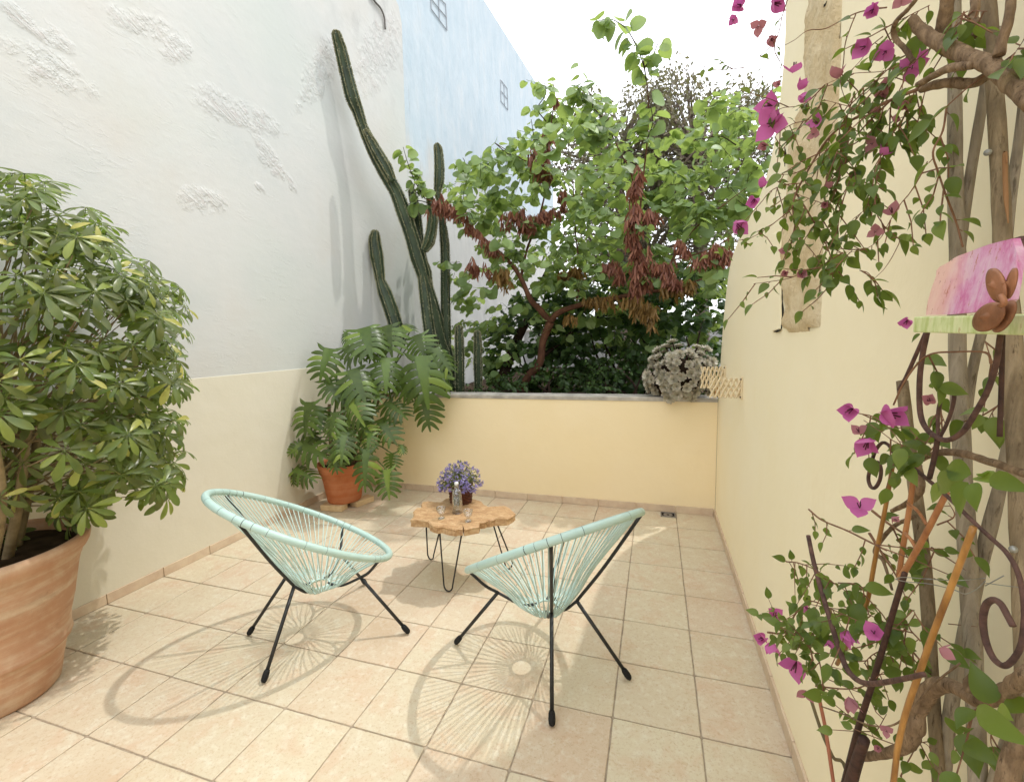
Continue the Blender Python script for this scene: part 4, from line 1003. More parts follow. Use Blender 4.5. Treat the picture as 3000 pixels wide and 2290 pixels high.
while cnt < 98 and tries < 20000:
    tries += 1
    d = rvec()
    if d[1] > .55: continue
    p = sc0+d*np.array([.255, .2, .24])*(1+.32*mnoise.noise(Vector(d*2.6+np.array([3, 1, 0]))))
    if p[0] > XR-.045: continue
    if p[2] < 1.03:
        if p[1] > YB-.04 or p[0] < 2.84: continue
    if placed and min(np.linalg.norm(p-q) for q in placed) < .047: continue
    placed.append(p); n = unit(d+np.array([0, -.35, .35])+rvec()*.25); t_, s_, n_ = frame(rvec(), n)
    M = Matrix(((t_[0], s_[0], n[0], p[0]), (t_[1], s_[1], n[1], p[1]), (t_[2], s_[2], n[2], p[2]), (0, 0, 0, 1)))
    t_ = unit(np.cross(s_, n)); M = Matrix(((t_[0], s_[0], n[0], p[0]), (t_[1], s_[1], n[1], p[1]), (t_[2], s_[2], n[2], p[2]), (0, 0, 0, 1)))
    o = bpy.data.objects.new('rosette', RM[cnt % 4]); COL.objects.link(o); o.parent = sp; o.matrix_parent_inverse = Matrix.Translation(-Vector(sp.location))
    o.matrix_basis = M @ Matrix.Diagonal((1, 1, 1, 1)).to_4x4() @ Matrix.Scale(U(.038, .054), 4)
    b.tube(catmull([p, p*.6+sc0*.4+np.array([0, .02, -.03]), np.array([sc0[0]+U(-.1, .1), YB+.06, 1.005])], 3), [.006, .010], 5, cap=False)
    cnt += 1
b.build('stems', M_DARKBARK, sp)
b = MB(); V = []; 
b.lathe((2.98, 3.075, 1.004), [(.001, 0), (.14, 0), (.17, .06), (.16, .2), (.09, .30), (.001, .32)], 20, .3); b.build('root_ball', M_SOIL, sp)
# ================================================================== FOLDED DRYING RACK ON THE SIDE WALL
for (yy, uu, lab) in ((1.90, (1535, 1590, 814, 853), 'cream folding scissor rack on the side wall, the nearer of the two'), (2.58, (1513, 1556, 789, 833), 'cream folding scissor rack on the side wall, the farther one beside the succulent')):
    u0, u1, v0, v1 = uu; a = W(u1, v0, 1, yy); c = W(u0, v1, 1, yy); x0 = XR-.012; x1 = min(c[0], x0-.1); zt, zb = a[2], c[2]
    t = thing('folding_rack', (XR, yy, zb), lab, 'rack', 'folding racks on the side wall')
    b = MB(); b.box((XR-.012, yy-.012, zb-.012), (XR-.0005, yy+.012, zt+.012)); b.build('wall_plate', M_RACK, t, smooth=False, bevel=.002)
    n = 5; dx = (x0-x1)/n; b = MB(); sc_ = MB(); h2 = (zt+zb)/2
    for k in range(n+1):
        xx = x0-k*dx
        for (za, zc_, off) in ((zt, h2, 0), (h2, zb, 0)):
            for sgn in (1, -1):
                xa, xb = (xx, xx-dx*.8) if sgn > 0 else (xx-dx*.8, xx)
                p, q = np.array([xa, yy-.004*sgn, za]), np.array([xb, yy-.004*sgn, zc_]); d = unit(q-p)
                b.tube([p-d*.004, q+d*.004], .0062, 4)
        for z in (zt, h2, zb): sc_.tube([np.array([xx, yy-.011, z]), np.array([xx, yy+.011, z])], .0032, 6)
    b.build('lattice', M_RACK, t, smooth=False); sc_.build('pivot', M_RACK, t)
    b = MB()
    for z in (zt-.002, zb+.002): b.tube([np.array([XR-.016, yy-.013, z]), np.array([XR-.010, yy-.013, z])], .004, 8); b.tube([np.array([XR-.013, yy-.016, z]), np.array([XR-.013, yy-.012, z])], .0045, 8)
    b.build('screw_heads', M_DARK, t)
    if yy < 2:
        b = MB()
        for k in range(4): b.tube([np.array([x1-.004+k*.011, yy+.01, zb+.01+.0*k]), np.array([x1-.004+k*.011, yy+.02, h2])], .004, 6)
        b.build('dowels', M_RACKROD, t)

# ================================================================== TRELLIS OF POLES, RIGHT FOREGROUND
random.seed(5); np.random.seed(5)
def c7(x, y): return (1540.8+.4148*x, .4148*y)
def cA(x, y): return (1614+.607*x, 660.3+.607*y)
def idc(x, y): return (x, y)
def rod(pts, wid, x, mat, k=10, conv=cA, bump=0.0, bs=40.0, smooth=6, sc=None):
    """path read from a crop, in a plane x (or per point list of x)"""
    sc = {cA: .607, c7: .4148, idc: 1.0}[conv]; n = len(pts)
    X = x if isinstance(x, (list, tuple)) else [x]*n
    if len(X) != n: X = list(np.interp(np.linspace(0, 1, n), np.linspace(0, 1, len(X)), X))
    P = [W(*conv(*p), 0, xx) for p, xx in zip(pts, X)]
    wl_ = wid if isinstance(wid, (list, tuple)) else [wid]
    R = [px(w*sc, p)/2 for w, p in zip(np.interp(np.linspace(0, 1, n), np.linspace(0, 1, len(wl_)), wl_), P)]
    if conv(*pts[-1])[1] > 1675:                 # goes on down to the ground
        d = unit(P[-1]-P[-2])
        if d[2] > -.5: d = unit(np.array([d[0]*.3, d[1]*.3, -1.0]))
        for f in (.5, 1.0):
            e = P[-1 if f == .5 else n-1]+d*(P[n-1][2]/-d[2])*(f if f == 1.0 else .5); e[0] = min(e[0], XR-.03); P.append(e); R.append(R[-1])
    if conv(*pts[0])[1] < -20 and k == 14 and conv is idc:   # poles rise past the picture's edge
        d = unit(P[0]-P[1]); P.insert(0, P[0]+d*.45); R.insert(0, R[0])
    n = len(P)
    S = catmull(P, smooth) if n > 2 else catmull(P, 14)
    RR = list(np.interp(np.linspace(0, 1, len(S)), np.linspace(0, 1, n), R))
    b = MB(); b.tube(S, RR, k, bump=bump, bs=bs); return b, S, P
def pole(pts, wid, x, mat, label, conv=cA, group='weathered trellis poles'):
    b, S, P = rod(pts, wid, x, mat, 14, conv, .10, 22)
    knots = []
    o = b.build('trellis_pole', mat); tag(o, label, 'pole', group); return o
pole([(2052, -30), (2052, 190), (2054, 420), (2058, 560), (2058, 760), (2068, 960), (2076, 1130), (2094, 1450), (2103, 1720)], [35, 37, 40, 44, 52], 3.215, M_POLE, 'straight grey trellis pole, leftmost of those rising past the pink plate', idc)
pole([(2122, -30), (2138, 187), (2150, 400), (2158, 560), (2172, 720), (2188, 960), (2200, 1250), (2212, 1720)], [40, 44, 50, 56, 60], 3.205, M_POLE2, 'thick grey brown trellis pole with a bare scar, right of the straight grey one', idc)
pole([(2140, 60), (2112, 220), (2082, 400), (2060, 560), (2046, 700)], [26, 28, 26], 3.235, M_POLE, 'thin trellis pole leaning left behind the straight grey one', idc)
pole([(2208, 160), (2190, 300), (2172, 430), (2160, 560)], [26, 28, 26], 3.235, M_POLE, 'thin trellis pole leaning left at the upper right edge', idc)
pole([(536, 262), (560, 480), (596, 760), (622, 1000), (640, 1300), (668, 1720)], [46, 56, 60], 3.225, M_POLE2, 'short grey brown pole with a sawn top below the pink plate', cA)
pole([(822, 70), (790, 200), (768, 330), (752, 470)], [40, 44], 3.24, M_POLE, 'leaning pole stub seen behind the straight grey pole under the pink plate', cA)
pole([(935, 380), (880, 640), (820, 880), (740, 1240), (700, 1480), (676, 1720)], [52, 60, 62], 3.24, M_POLE, 'long pole leaning left low down behind the straight grey pole', cA)
pole([(985, 1320), (930, 1480), (860, 1700)], [56, 66], 3.22, M_POLE, 'leaning pole at the bottom right corner behind the big vine stem', cA)
# pole scar and knots as small bits on the thick pole are part of its look
b, S, P = rod([(2165, 350), (2160, 330), (2162, 420), (2167, 480)], [3, 12, 13, 3], 3.188, M_CANE, 8, idc); 
sc_o = [o for o in bpy.data.objects if o.get('label', '').startswith('thick grey brown')][0]
o = b.build('bare_scar', simple('bare_wood', (128, 92, 60), (158, 120, 84), 20, .8, .4, 80, .2, stretch=(1, 1, .2)), sc_o)
for lab, (u, v), xx in (('thick grey brown', (2123, 328), 3.190), ('straight grey trellis', (2037, 396), 3.203), ('straight grey trellis', (2062, 1255), 3.198), ('thick grey brown', (2178, 1180), 3.186)):
    po_ = [o for o in bpy.data.objects if o.get('label', '').startswith(lab)][0]; p = W(u, v, 0, xx); d = unit(CAM-p)
    b = MB(); b.tube([p+d*-.006, p+d*.003, p+d*.0055, p+d*.0065], [.0042, .0042, .0034, .001], 10); b.build('bolt', M_WIRE, po_)
# ---- canes
def cane(pts, wid, x, mat, label, twigs=()):
    b, S, P = rod(pts, wid, x, mat, 10, cA, .06, 60)
    for tp in twigs:
        q = [W(*cA(*p), 0, x) for p in tp]; b.tube(catmull(q, 4), px(15*.607, q[0])/2, 8)
    o = b.build('garden_cane', mat); tag(o, label, 'cane', 'garden canes among the vine'); return o
cane([(508, 525), (478, 700), (440, 890), (410, 1050), (365, 1150), (305, 1262)], [17, 19, 18], 3.16, M_CANE, 'thin golden cane leaning left below the small iron scroll')
cane([(788, 778), (720, 960), (640, 1170), (598, 1290), (550, 1430), (520, 1560), (500, 1720)], [30, 29, 28], 3.105, M_CANE, 'long golden cane crossing in front of the straight grey pole down to the ground')
cane([(582, 560), (560, 720), (540, 840), (524, 950)], [22, 22], 3.15, M_CANE2, 'short orange cane standing upright beside the forked one')
cane([(694, 655), (620, 800), (570, 890), (528, 962)], [26, 26], 3.13, M_CANE2, 'forked orange cane with two side shoots tied to the iron rod', [[(622, 768), (590, 720), (556, 694)], [(584, 852), (566, 822), (546, 798)]])
cane([(240, 1376), (262, 1480), (276, 1570), (298, 1720)], [16, 18], 3.14, M_CANE3, 'reddish cane low on the left of the vine, beside the olive one')
cane([(212, 1385), (250, 1500), (290, 1590), (345, 1690)], [15, 17], 3.15, M_CANE4, 'olive green cane low on the left crossing behind the reddish one')
# ---- iron scroll ornament with pink plate on a green ledge and a copper flower
orn = thing('garden_ornament', W(2060, 1000, 0, 3.1), 'rusty iron scroll ornament carrying a pink plate, a pale green ledge and a copper flower', 'ornament')
b, S, P = rod([(625, 85), (606, 180), (597, 270), (600, 375), (622, 430), (665, 463), (705, 468), (755, 435), (800, 365), (840, 290), (868, 200), (885, 90)], [22, 22, 24, 26, 26], 3.115, M_RUST); b.build('scroll', M_RUST, orn)
b, S, P = rod([(664, 466), (662, 400), (668, 345), (690, 296), (708, 286), (720, 310), (712, 360), (690, 420), (668, 462)], [14, 17, 17, 15], 3.117, M_RUST); b.build('scroll', M_RUST, orn)
b, S, P = rod([(618, 92), (575, 190), (548, 250), (524, 292)], [17, 16], 3.14, M_RUST); b.build('iron_rod', M_RUST, orn)
b, S, P = rod([(892, 95), (887, 280), (881, 458)], [20, 23], 3.13, M_RUSTD); b.build('iron_rod', M_RUSTD, orn)
b, S, P = rod([(662, 462), (650, 530), (632, 605)], [22, 22], 3.12, M_RUSTD); b.build('iron_rod', M_RUSTD, orn)
b, S, P = rod([(566, 560), (605, 592), (648, 628), (690, 664), (740, 712), (800, 770), (860, 825), (905, 868), (942, 930), (962, 1010), (968, 1100), (958, 1190), (930, 1245), (895, 1268), (858, 1240), (832, 1180), (822, 1110), (832, 1055), (858, 1035), (885, 1050), (908, 1090), (928, 1128)], [17, 18, 20, 24, 27, 31, 32, 32, 31], [3.13, 3.12, 3.11, 3.105, 3.10, 3.10], M_RUST, 12); b.build('scroll', M_RUST, orn)
b, S, P = rod([(508, 520), (488, 488), (464, 480), (440, 510), (425, 560), (416, 605), (424, 634), (440, 638), (456, 612), (461, 575), (452, 550), (438, 548)], [14, 15, 15], 3.135, M_RUST); b.build('scroll', M_RUST, orn)
b, S, P = rod([(545, 940), (500, 1090), (440, 1300), (380, 1490), (322, 1720)], [24, 26, 28, 30], 3.12, M_RUSTD); b.build('iron_rod', M_RUSTD, orn)
# plate
def cP(x, y): return (1907.6+.15286*x, 476.9+.15286*y)
XP = 3.085
pt_ = [(540, 1310), (548, 1230), (566, 1120), (620, 930), (682, 760), (686, 690), (730, 632), (800, 598), (866, 560), (930, 510), (1000, 475), (1100, 440), (1270, 372), (1440, 312), (1600, 272), (1752, 236), (1785, 330), (1818, 430), (1800, 620), (1770, 850), (1722, 1090), (1640, 1180), (1290, 1262), (900, 1300)]
fr = [W(*cP(*p), 0, XP+.02*(1300-p[1])/1100) for p in pt_]
b = MB(); n = len(fr); V = list(fr)+[p+np.array([.006, 0, 0]) for p in fr]
b.add(V, [tuple(range(n)), tuple(range(2*n-1, n-1, -1))]+[(i, i+n, (i+1) % n+n, (i+1) % n) for i in range(n)]); b.build('pink_plate', M_PINK, orn, smooth=False, fix=True)
fl2 = [(1745, 236), (1880, 198), (1880, 240), (1850, 320), (1832, 470), (1818, 640), (1800, 780), (1800, 620), (1818, 430), (1785, 330)]
fr = [W(*cP(*p), 0, XP+.012+.02*(1300-p[1])/1100) for p in fl2]; n = len(fr); b = MB()
b.add(list(fr)+[p+np.array([.004, 0, 0]) for p in fr], [tuple(range(n)), tuple(range(2*n-1, n-1, -1))]+[(i, i+n, (i+1) % n+n, (i+1) % n) for i in range(n)]); b.build('folded_edge', M_RUST, orn, smooth=False, fix=True)
q = [W(*cP(*p), 0, XP-.004) for p in [(365, 1335), (2150, 1296), (2150, 1600), (352, 1552)]]
b = MB(); b.add(q+[p+np.array([.055, 0, 0]) for p in q], [(0, 1, 2, 3), (7, 6, 5, 4), (0, 4, 5, 1), (1, 5, 6, 2), (2, 6, 7, 3), (3, 7, 4, 0)]); b.build('green_ledge', M_LEDGE, orn, smooth=False, bevel=.0015, fix=True)
fw = []
def petal(name, cxy, ra, rb, ang, xo, tilt):
    b = MB(); V = []; F = []; m = 28; rings = 5
    cc = W(*cP(*cxy), 0, XP-.012-xo)
    eu = W(*(np.array(cP(*cxy))+np.array([math.cos(rad(ang)), math.sin(rad(ang))])*ra*.15286), 0, XP-.012-xo)-cc
    ev = W(*(np.array(cP(*cxy))+np.array([-math.sin(rad(ang)), math.cos(rad(ang))])*rb*.15286), 0, XP-.012-xo)-cc
    for side in (0, 1):
        V.append(cc+np.array([-.006+side*.0022, 0, 0]))
        for k in range(1, rings+1):
            for j in range(m):
                th = 2*math.pi*j/m; f = k/rings; p = cc+eu*f*math.cos(th)+ev*f*math.sin(th); p = p+np.array([-.002*(1-f*f)+side*.0014, 0, 0]); V.append(p)
    o = 1+rings*m
    for side in (0, 1):
        s0 = side*o
        F += [(s0, s0+1+j, s0+1+(j+1) % m) for j in range(m)]
        for k in range(rings-1): F += [(s0+1+k*m+j, s0+1+(k+1)*m+j, s0+1+(k+1)*m+(j+1) % m, s0+1+k*m+(j+1) % m) for j in range(m)]
    r0 = 1+(rings-1)*m
    F += [(r0+j, r0+(j+1) % m, o+r0+(j+1) % m, o+r0+j) for j in range(m)]
    b.add(V, F); return b.build(name, M_COPPER, fw[0] if fw else orn, fix=True)
b, S, P = rod([(1562, 1060), (1612, 1105), (1640, 1150), (1600, 1185), (1575, 1168)], [30, 34, 30], XP-.022, M_COPPER, 8, lambda x, y: cP(x, y)) if False else (None, None, None)
ctr = [W(*cP(*p), 0, XP-.028) for p in [(1590, 1040), (1622, 1090), (1634, 1130), (1612, 1168), (1584, 1172)]]
b = MB(); b.tube(catmull(ctr, 5), .0024, 8); fw.append(b.build('copper_flower', M_COPPER, orn))
petal('petal', (1512, 890), 250, 128, 76, .008, .004); petal('petal', (1722, 870), 225, 66, 105, .004, .004)
petal('petal', (1400, 1340), 245, 165, 140, .012, .004); petal('petal', (1622, 1335), 250, 112, 122, .007, .004)
# separate iron hook lying across, and the pipe socket at the bottom
b, S, P = rod([(203, 808), (222, 900), (252, 1010), (285, 1120), (315, 1215), (338, 1275), (372, 1315), (420, 1332), (500, 1322), (560, 1310), (612, 1298)], [17, 21, 25, 26, 24], 3.085, M_RUST, 12)
tag(b.build('iron_hook', M_RUST), 'long J shaped rusty iron bar resting across the canes low on the right', 'iron bar')
b, S, P = rod([(402, 1528), (372, 1620), (340, 1730)], [48, 56], 3.11, M_RUSTD, 16)
tag(b.build('pipe_socket', M_RUSTD), 'thick dark rusty pipe stub at the bottom edge beside the iron rod', 'pipe')
# wire ties
b = MB()
for pts, w in (([(512, 962), (540, 955), (640, 962), (740, 966), (830, 958)], 4), ([(512, 962), (545, 970), (640, 980), (720, 1000), (760, 1014), (800, 996), (830, 968)], 4), ([(830, 985), (895, 950)], 5), ([(830, 975), (900, 985), (967, 992)], 4)):
    q = [W(*cA(*p), 0, 3.17 if p[0] > 700 else 3.108) for p in pts]; b.tube(catmull(q, 6), px(w*.607, q[0])/2, 6)
tag(b.build('wire_tie', M_WIRE), 'thin galvanised wire tied round the canes and the straight grey pole', 'wire')

# ================================================================== BOUGAINVILLEA
bv = thing('bougainvillea', W(2100, 1700, 0, 3.18), 'old bougainvillea vine with twisted brown stems and magenta bracts climbing the poles', 'vine')
def dv(u): return .585+max(0, 2080-u)/480*.30
def trunk(pts, wid, x, conv=c7, name='trunk', k=20, bump=.2, bs=85, mat=None):
    b, S, P = rod(pts, wid, x, M_VINEBARK, k, conv, bump, bs, 8); b.build(name, mat or M_VINEBARK, bv); return S
trunk([(1010, 95), (1060, 160), (1140, 215), (1230, 262), (1330, 305), (1430, 350), (1500, 410), (1560, 470), (1640, 540)], [62, 96, 112, 118, 124, 130], [3.12, 3.14, 3.15, 3.15])
trunk([(1165, 190), (1180, 100), (1190, 20), (1195, -60)], [100, 92, 96], [3.15, 3.14])
trunk([(1460, 290), (1482, 200), (1510, 110), (1522, 20), (1525, -50)], [74, 70, 62], [3.15, 3.16])
trunk([(1400, 395), (1330, 432), (1230, 430), (1140, 438), (1060, 462)], [70, 78, 72, 54], [3.16, 3.13])
trunk([(1330, 340), (1220, 350), (1130, 390), (1040, 440)], [60, 60, 44], [3.14, 3.12])
trunk([(1020, 320), (975, 255), (925, 200), (915, 150), (935, 105), (980, 60), (1040, -10)], [34, 36, 30], [3.13, 3.10], name='branch')
trunk([(1340, 190), (1345, 140), (1325, 90), (1340, 30), (1330, -30)], [60, 70, 54], [3.17, 3.18])
trunk([(400, 1592), (470, 1580), (545, 1555), (580, 1490), (590, 1420), (625, 1362), (680, 1334), (735, 1350), (790, 1386), (850, 1382), (920, 1345), (990, 1290)], [36, 52, 84, 84, 72, 70, 84, 78], [3.15, 3.16, 3.15], cA)
trunk([(775, 1360), (775, 1325), (800, 1290)], [50, 46, 30], 3.14, cA)
trunk([(1010, 1500), (960, 1545), (925, 1610), (900, 1720)], [84, 96], [3.13, 3.12], cA)
trunk([(590, 548), (640, 522), (690, 512), (760, 520), (850, 548), (930, 575), (1000, 600)], [20, 34, 38, 40], [3.15, 3.14], cA, 'branch')
trunk([(585, 560), (600, 640), (560, 690), (500, 720)], [44, 30, 18], [3.18], cA, 'branch')
trunk([(500, 1000), (470, 900), (440, 860), (500, 780), (580, 740)], [10, 20, 16], 3.19, cA, 'branch')
trunk([(740, 1260), (640, 1340), (520, 1470), (420, 1478), (330, 1440), (250, 1412)], [10, 10, 8, 7, 6], [3.15, 3.10], cA, 'branch')
lf = MB(); tw = MB()
def bleaf(p, d, s, lfb=None):
    (lfb or lf).tmpl(T_OVATE, p, d, np.array([-.3, -.35, .75])+rvec()*.5, s)
def vine(path, conv=c7, w0=7, w1=3, dep=None, leaves=1.0, size=.034, side=0.5, x=None):
    size *= .8; leaves *= 1.25
    """twig through read points; leaves alternate along it, with a few side shoots"""
    P = []
    for i, p in enumerate(path):
        u, v = conv(*p)
        P.append(W(u, v, 0, x) if x is not None else D(u, v, (dep if dep else dv(u))+.02*math.sin(i*1.7+u)))
    S = catmull(P, 6); sc = {c7: .4148, cA: .607, idc: 1}[conv]
    tw.tube(S, [px(w0*sc, S[0])/2, px(w1*sc, S[-1])/2], 6, bump=.15, bs=120)
    L = sum(np.linalg.norm(S[i+1]-S[i]) for i in range(len(S)-1)); m = int(L/.021*leaves)
    for i in range(m):
        f = (i+U(.1, .9))/m*(len(S)-1); k = int(f); p = S[k]+(S[min(k+1, len(S)-1)]-S[k])*(f-k)
        ax = unit(S[min(k+1, len(S)-1)]-S[max(0, k-1)]); t = unit(np.cross(ax, rvec())+ax*.4+np.array([0, 0, -.45]))
        if U(0, 1) < side:
            l = U(.03, .085); e = p+unit(t+np.array([0, 0, -.3]))*l; tw.tube([p, p*.5+e*.5+rvec()*.004, e], [.0011, .0007], 4, cap=False)
            for q in range(random.randint(2, 4)):
                a = p+(e-p)*(q+1)/4; bleaf(a, unit(e-p)*.5+rvec()*.8+np.array([0, 0, -.3]), size*U(.45, .95))
            bleaf(e, unit(e-p)+rvec()*.3, size*U(.7, 1.1))
        else:
            tw.tube([p, p+t*.006], .0007, 3, cap=False); bleaf(p+t*.006, t, size*U(.55, 1.15))
    return S
# upper hanging branches
vine([(1050, 460), (900, 520), (760, 590), (640, 660), (560, 740), (480, 870), (410, 1000), (390, 1080)], w0=26, w1=10, leaves=.7)
vine([(900, 520), (780, 640), (700, 720), (600, 760), (520, 800)], w0=16, leaves=1.2)
vine([(410, 1000), (460, 1080), (520, 1180), (580, 1300), (600, 1400), (590, 1480)], w0=12, leaves=1.3)
vine([(390, 1030), (400, 1150), (430, 1230), (500, 1310), (560, 1400)], w0=9, leaves=1.3)
vine([(390, 1080), (330, 1130), (250, 1190), (180, 1230), (90, 1250)], w0=7, leaves=.7, size=.026)
vine([(820, 640), (760, 760), (720, 860), (680, 960), (640, 1100), (620, 1250)], w0=12, leaves=1.3)
vine([(900, 560), (890, 700), (850, 800), (840, 900), (800, 1000), (770, 1080), (700, 1140)], w0=10, leaves=1.2)
vine([(830, 900), (820, 1020), (830, 1110), (870, 1190), (820, 1260), (740, 1300), (620, 1310)], w0=8, leaves=.8)
vine([(850, 1140), (880, 1220), (945, 1240), (920, 1310), (870, 1390), (820, 1440)], w0=7, leaves=.12, side=.0)
vine([(1090, 840), (1050, 920), (1000, 1000), (950, 1060), (900, 1140), (860, 1200), (790, 1230)], w0=9, leaves=.5, size=.024)
vine([(1190, 560), (1170, 680), (1120, 790), (1150, 900), (1190, 1020), (1240, 1150), (1275, 1280)], w0=14, w1=12, leaves=.55, dep=.60)
vine([(1050, 300), (960, 330), (860, 370), (720, 380), (650, 400), (560, 440)], w0=8, leaves=.8)
vine([(860, 190), (800, 240), (740, 320), (660, 400)], w0=8, leaves=.4)
vine([(880, 40), (800, 50), (720, 70), (640, 110), (560, 150), (470, 160), (400, 210), (320, 250)], w0=12, leaves=.06, side=.1)
vine([(720, 75), (690, 150), (665, 230), (655, 330), (640, 420), (660, 500), (690, 560), (700, 620)], w0=9, leaves=.35)
vine([(370, -10), (340, 80), (320, 170), (280, 240), (210, 300), (140, 350), (60, 430), (10, 500)], w0=8, leaves=.35, size=.024)
vine([(330, 80), (300, 200), (260, 330), (220, 430), (170, 490)], w0=5, leaves=.15, size=.02)
vine([(140, 350), (60, 360), (-40, 360), (-80, 330)], w0=5, leaves=.5, size=.024)
vine([(560, 440), (480, 520), (420, 550), (340, 560), (280, 590)], w0=9, leaves=1.0, size=.028)
vine([(540, 540), (470, 620), (400, 640), (330, 680), (270, 740)], w0=9, leaves=1.1, size=.028)
vine([(430, 950), (350, 960), (280, 990), (220, 1060), (140, 1150), (60, 1230), (-10, 1280)], w0=7, leaves=.5, size=.028)
vine([(480, 860), (400, 900), (320, 910), (260, 960)], w0=6, leaves=.8, size=.026)
vine([(600, 1400), (500, 1390), (380, 1440), (270, 1460), (190, 1470)], w0=7, leaves=.9, size=.028)
vine([(640, 1100), (560, 1060), (480, 1030), (400, 1000)], w0=6, leaves=1.0)
vine([(700, 1300), (640, 1360), (600, 1430)], w0=6, leaves=1.3); vine([(740, 1400), (790, 1420), (800, 1480)], w0=6, leaves=.9, size=.042)
vine([(1030, 460), (1000, 540), (960, 620), (920, 680), (860, 760)], w0=10, leaves=1.2); vine([(1080, 470), (1060, 560), (1080, 620), (1090, 700)], w0=8, leaves=1.0, size=.042)
vine([(760, 600), (700, 560), (640, 540), (560, 520)], w0=8, leaves=1.3); vine([(980, 420), (900, 400), (820, 420), (740, 470), (690, 520)], w0=9, leaves=1.5)
vine([(1100, 30), (1040, 60), (980, 90), (900, 130), (860, 160)], w0=8, leaves=1.4); vine([(1080, 120), (1040, 200), (1010, 260), (960, 300)], w0=8, leaves=1.5, size=.04)
vine([(1280, 60), (1260, 130), (1240, 180), (1215, 200)], w0=10, leaves=1.4, dep=.58); vine([(1400, 60), (1300, 60), (1240, 120)], w0=8, leaves=1.0, dep=.57)
vine([(1600, 190), (1570, 240), (1540, 280), (1520, 300)], w0=7, leaves=1.4, size=.045, dep=.50); vine([(640, 640), (620, 800), (600, 900), (560, 980)], w0=8, leaves=1.3)
vine([(560, 780), (640, 800), (700, 860), (740, 960)], w0=7, leaves=1.4); vine([(700, 640), (650, 740), (640, 860), (620, 960), (560, 1080), (540, 1180)], w0=9, leaves=1.2)
# lower twigs
vine([(205, 715), (250, 752), (340, 790), (430, 835), (480, 860)], cA, 7, 8, leaves=.35, size=.03, x=3.12); vine([(125, 900), (170, 905), (240, 935), (300, 980)], cA, 6, leaves=.9, size=.034, x=3.10)
vine([(310, 975), (370, 980), (400, 1010), (380, 1070)], cA, 7, leaves=.9, size=.042, x=3.12); vine([(60, 1150), (120, 1150), (160, 1080), (210, 1040), (290, 1070), (380, 1110)], cA, 9, leaves=.6, size=.036, x=3.10)
vine([(220, 1250), (200, 1180), (150, 1140), (100, 1180)], cA, 8, leaves=1.6, size=.042, x=3.10); vine([(260, 1390), (250, 1290), (230, 1200), (215, 1110)], cA, 8, leaves=1.5, size=.042, x=3.11)
vine([(230, 1340), (330, 1350), (400, 1340), (470, 1290)], cA, 8, leaves=.4, x=3.12); vine([(600, 1250), (540, 1180), (480, 1120), (400, 1080), (330, 1060)], cA, 10, leaves=1.0, size=.036, x=3.15)
vine([(560, 1120), (500, 1190), (430, 1230), (400, 1260)], cA, 8, leaves=1.3, size=.038, x=3.16); vine([(600, 1180), (560, 1130), (580, 1080), (540, 1060)], cA, 8, leaves=1.4, size=.04, x=3.15)
vine([(430, 720), (480, 760), (540, 800), (600, 840), (680, 880)], cA, 12, leaves=.7, x=3.18, size=.028); vine([(420, 800), (470, 880), (520, 960), (560, 1060)], cA, 14, leaves=.6, x=3.19, size=.03)
vine([(640, 850), (700, 890), (760, 930)], cA, 10, leaves=.1, x=3.2); vine([(660, 770), (720, 740), (700, 690)], cA, 8, leaves=1.0, x=3.17); vine([(700, 1120), (800, 1130)], cA, 6, leaves=.1, x=3.21)
vine([(530, 1660), (560, 1600), (600, 1540), (640, 1560)], cA, 7, leaves=1.2, x=3.17, size=.032); vine([(400, 1480), (440, 1500), (480, 1440)], cA, 6, leaves=.8, x=3.15, size=.03)
vine([(720, 1580), (760, 1500), (800, 1420), (870, 1430), (940, 1500)], cA, 7, leaves=.9, x=3.14, size=.05); vine([(860, 1460), (850, 1540), (880, 1580)], cA, 7, leaves=1.0, x=3.2, size=.04)
vine([(850, 200), (830, 160), (720, 158), (640, 165), (590, 200), (540, 270), (505, 345)], cA, 11, 8, leaves=.12, x=3.09, size=.04); vine([(690, 470), (640, 480), (600, 470), (560, 430)], cA, 6, leaves=.5, x=3.14, size=.04)
vine([(880, 340), (850, 380), (830, 440)], cA, 6, leaves=1.3, x=3.2, size=.042); vine([(830, 120), (850, 180), (880, 240)], cA, 6, leaves=1.2, x=3.22, size=.04); vine([(690, 290), (670, 350), (690, 420)], cA, 5, leaves=1.3, x=3.16, size=.036)
vine([(540, 490), (500, 470), (460, 440), (400, 400)], cA, 5, leaves=.6, x=3.11, size=.04); vine([(380, 375), (440, 390), (500, 440), (560, 530)], cA, 5, leaves=.6, x=3.12, size=.042)
# big near leaves
for (x, y, tx, ty, s, xx) in [(575, 520, 510, 505, .036, 3.1), (575, 545, 585, 610, .0, 3.1), (540, 500, 545, 575, .055, 3.095), (760, 600, 640, 640, .055, 3.06), (780, 590, 700, 560, .045, 3.06), (800, 600, 910, 590, .05, 3.06), (770, 620, 745, 740, .062, 3.05), (800, 620, 825, 720, .055, 3.05), (850, 600, 985, 630, .07, 3.05), (830, 600, 860, 570, .04, 3.06), (700, 620, 640, 690, .04, 3.07), (800, 1420, 960, 1520, .075, 3.08), (870, 1430, 940, 1440, .045, 3.1), (350, 960, 345, 910, .03, 3.12), (380, 980, 385, 1040, .045, 3.11), (190, 1120, 140, 1170, .045, 3.1), (230, 1100, 250, 1150, .045, 3.1), (600, 190, 690, 170, .04, 3.13), (600, 95, 585, 125, .035, 3.1)]:
    if s == 0: continue
    a, b_ = W(*cA(x, y), 0, xx), W(*cA(tx, ty), 0, xx); lf.tmpl(T_LANCE if np.linalg.norm(b_-a) > .034 else T_OVATE, a, b_-a+np.array([-.01, 0, 0]), np.array([-.7, -.4, .5])+rvec()*.3, float(np.linalg.norm(b_-a))*1.02)
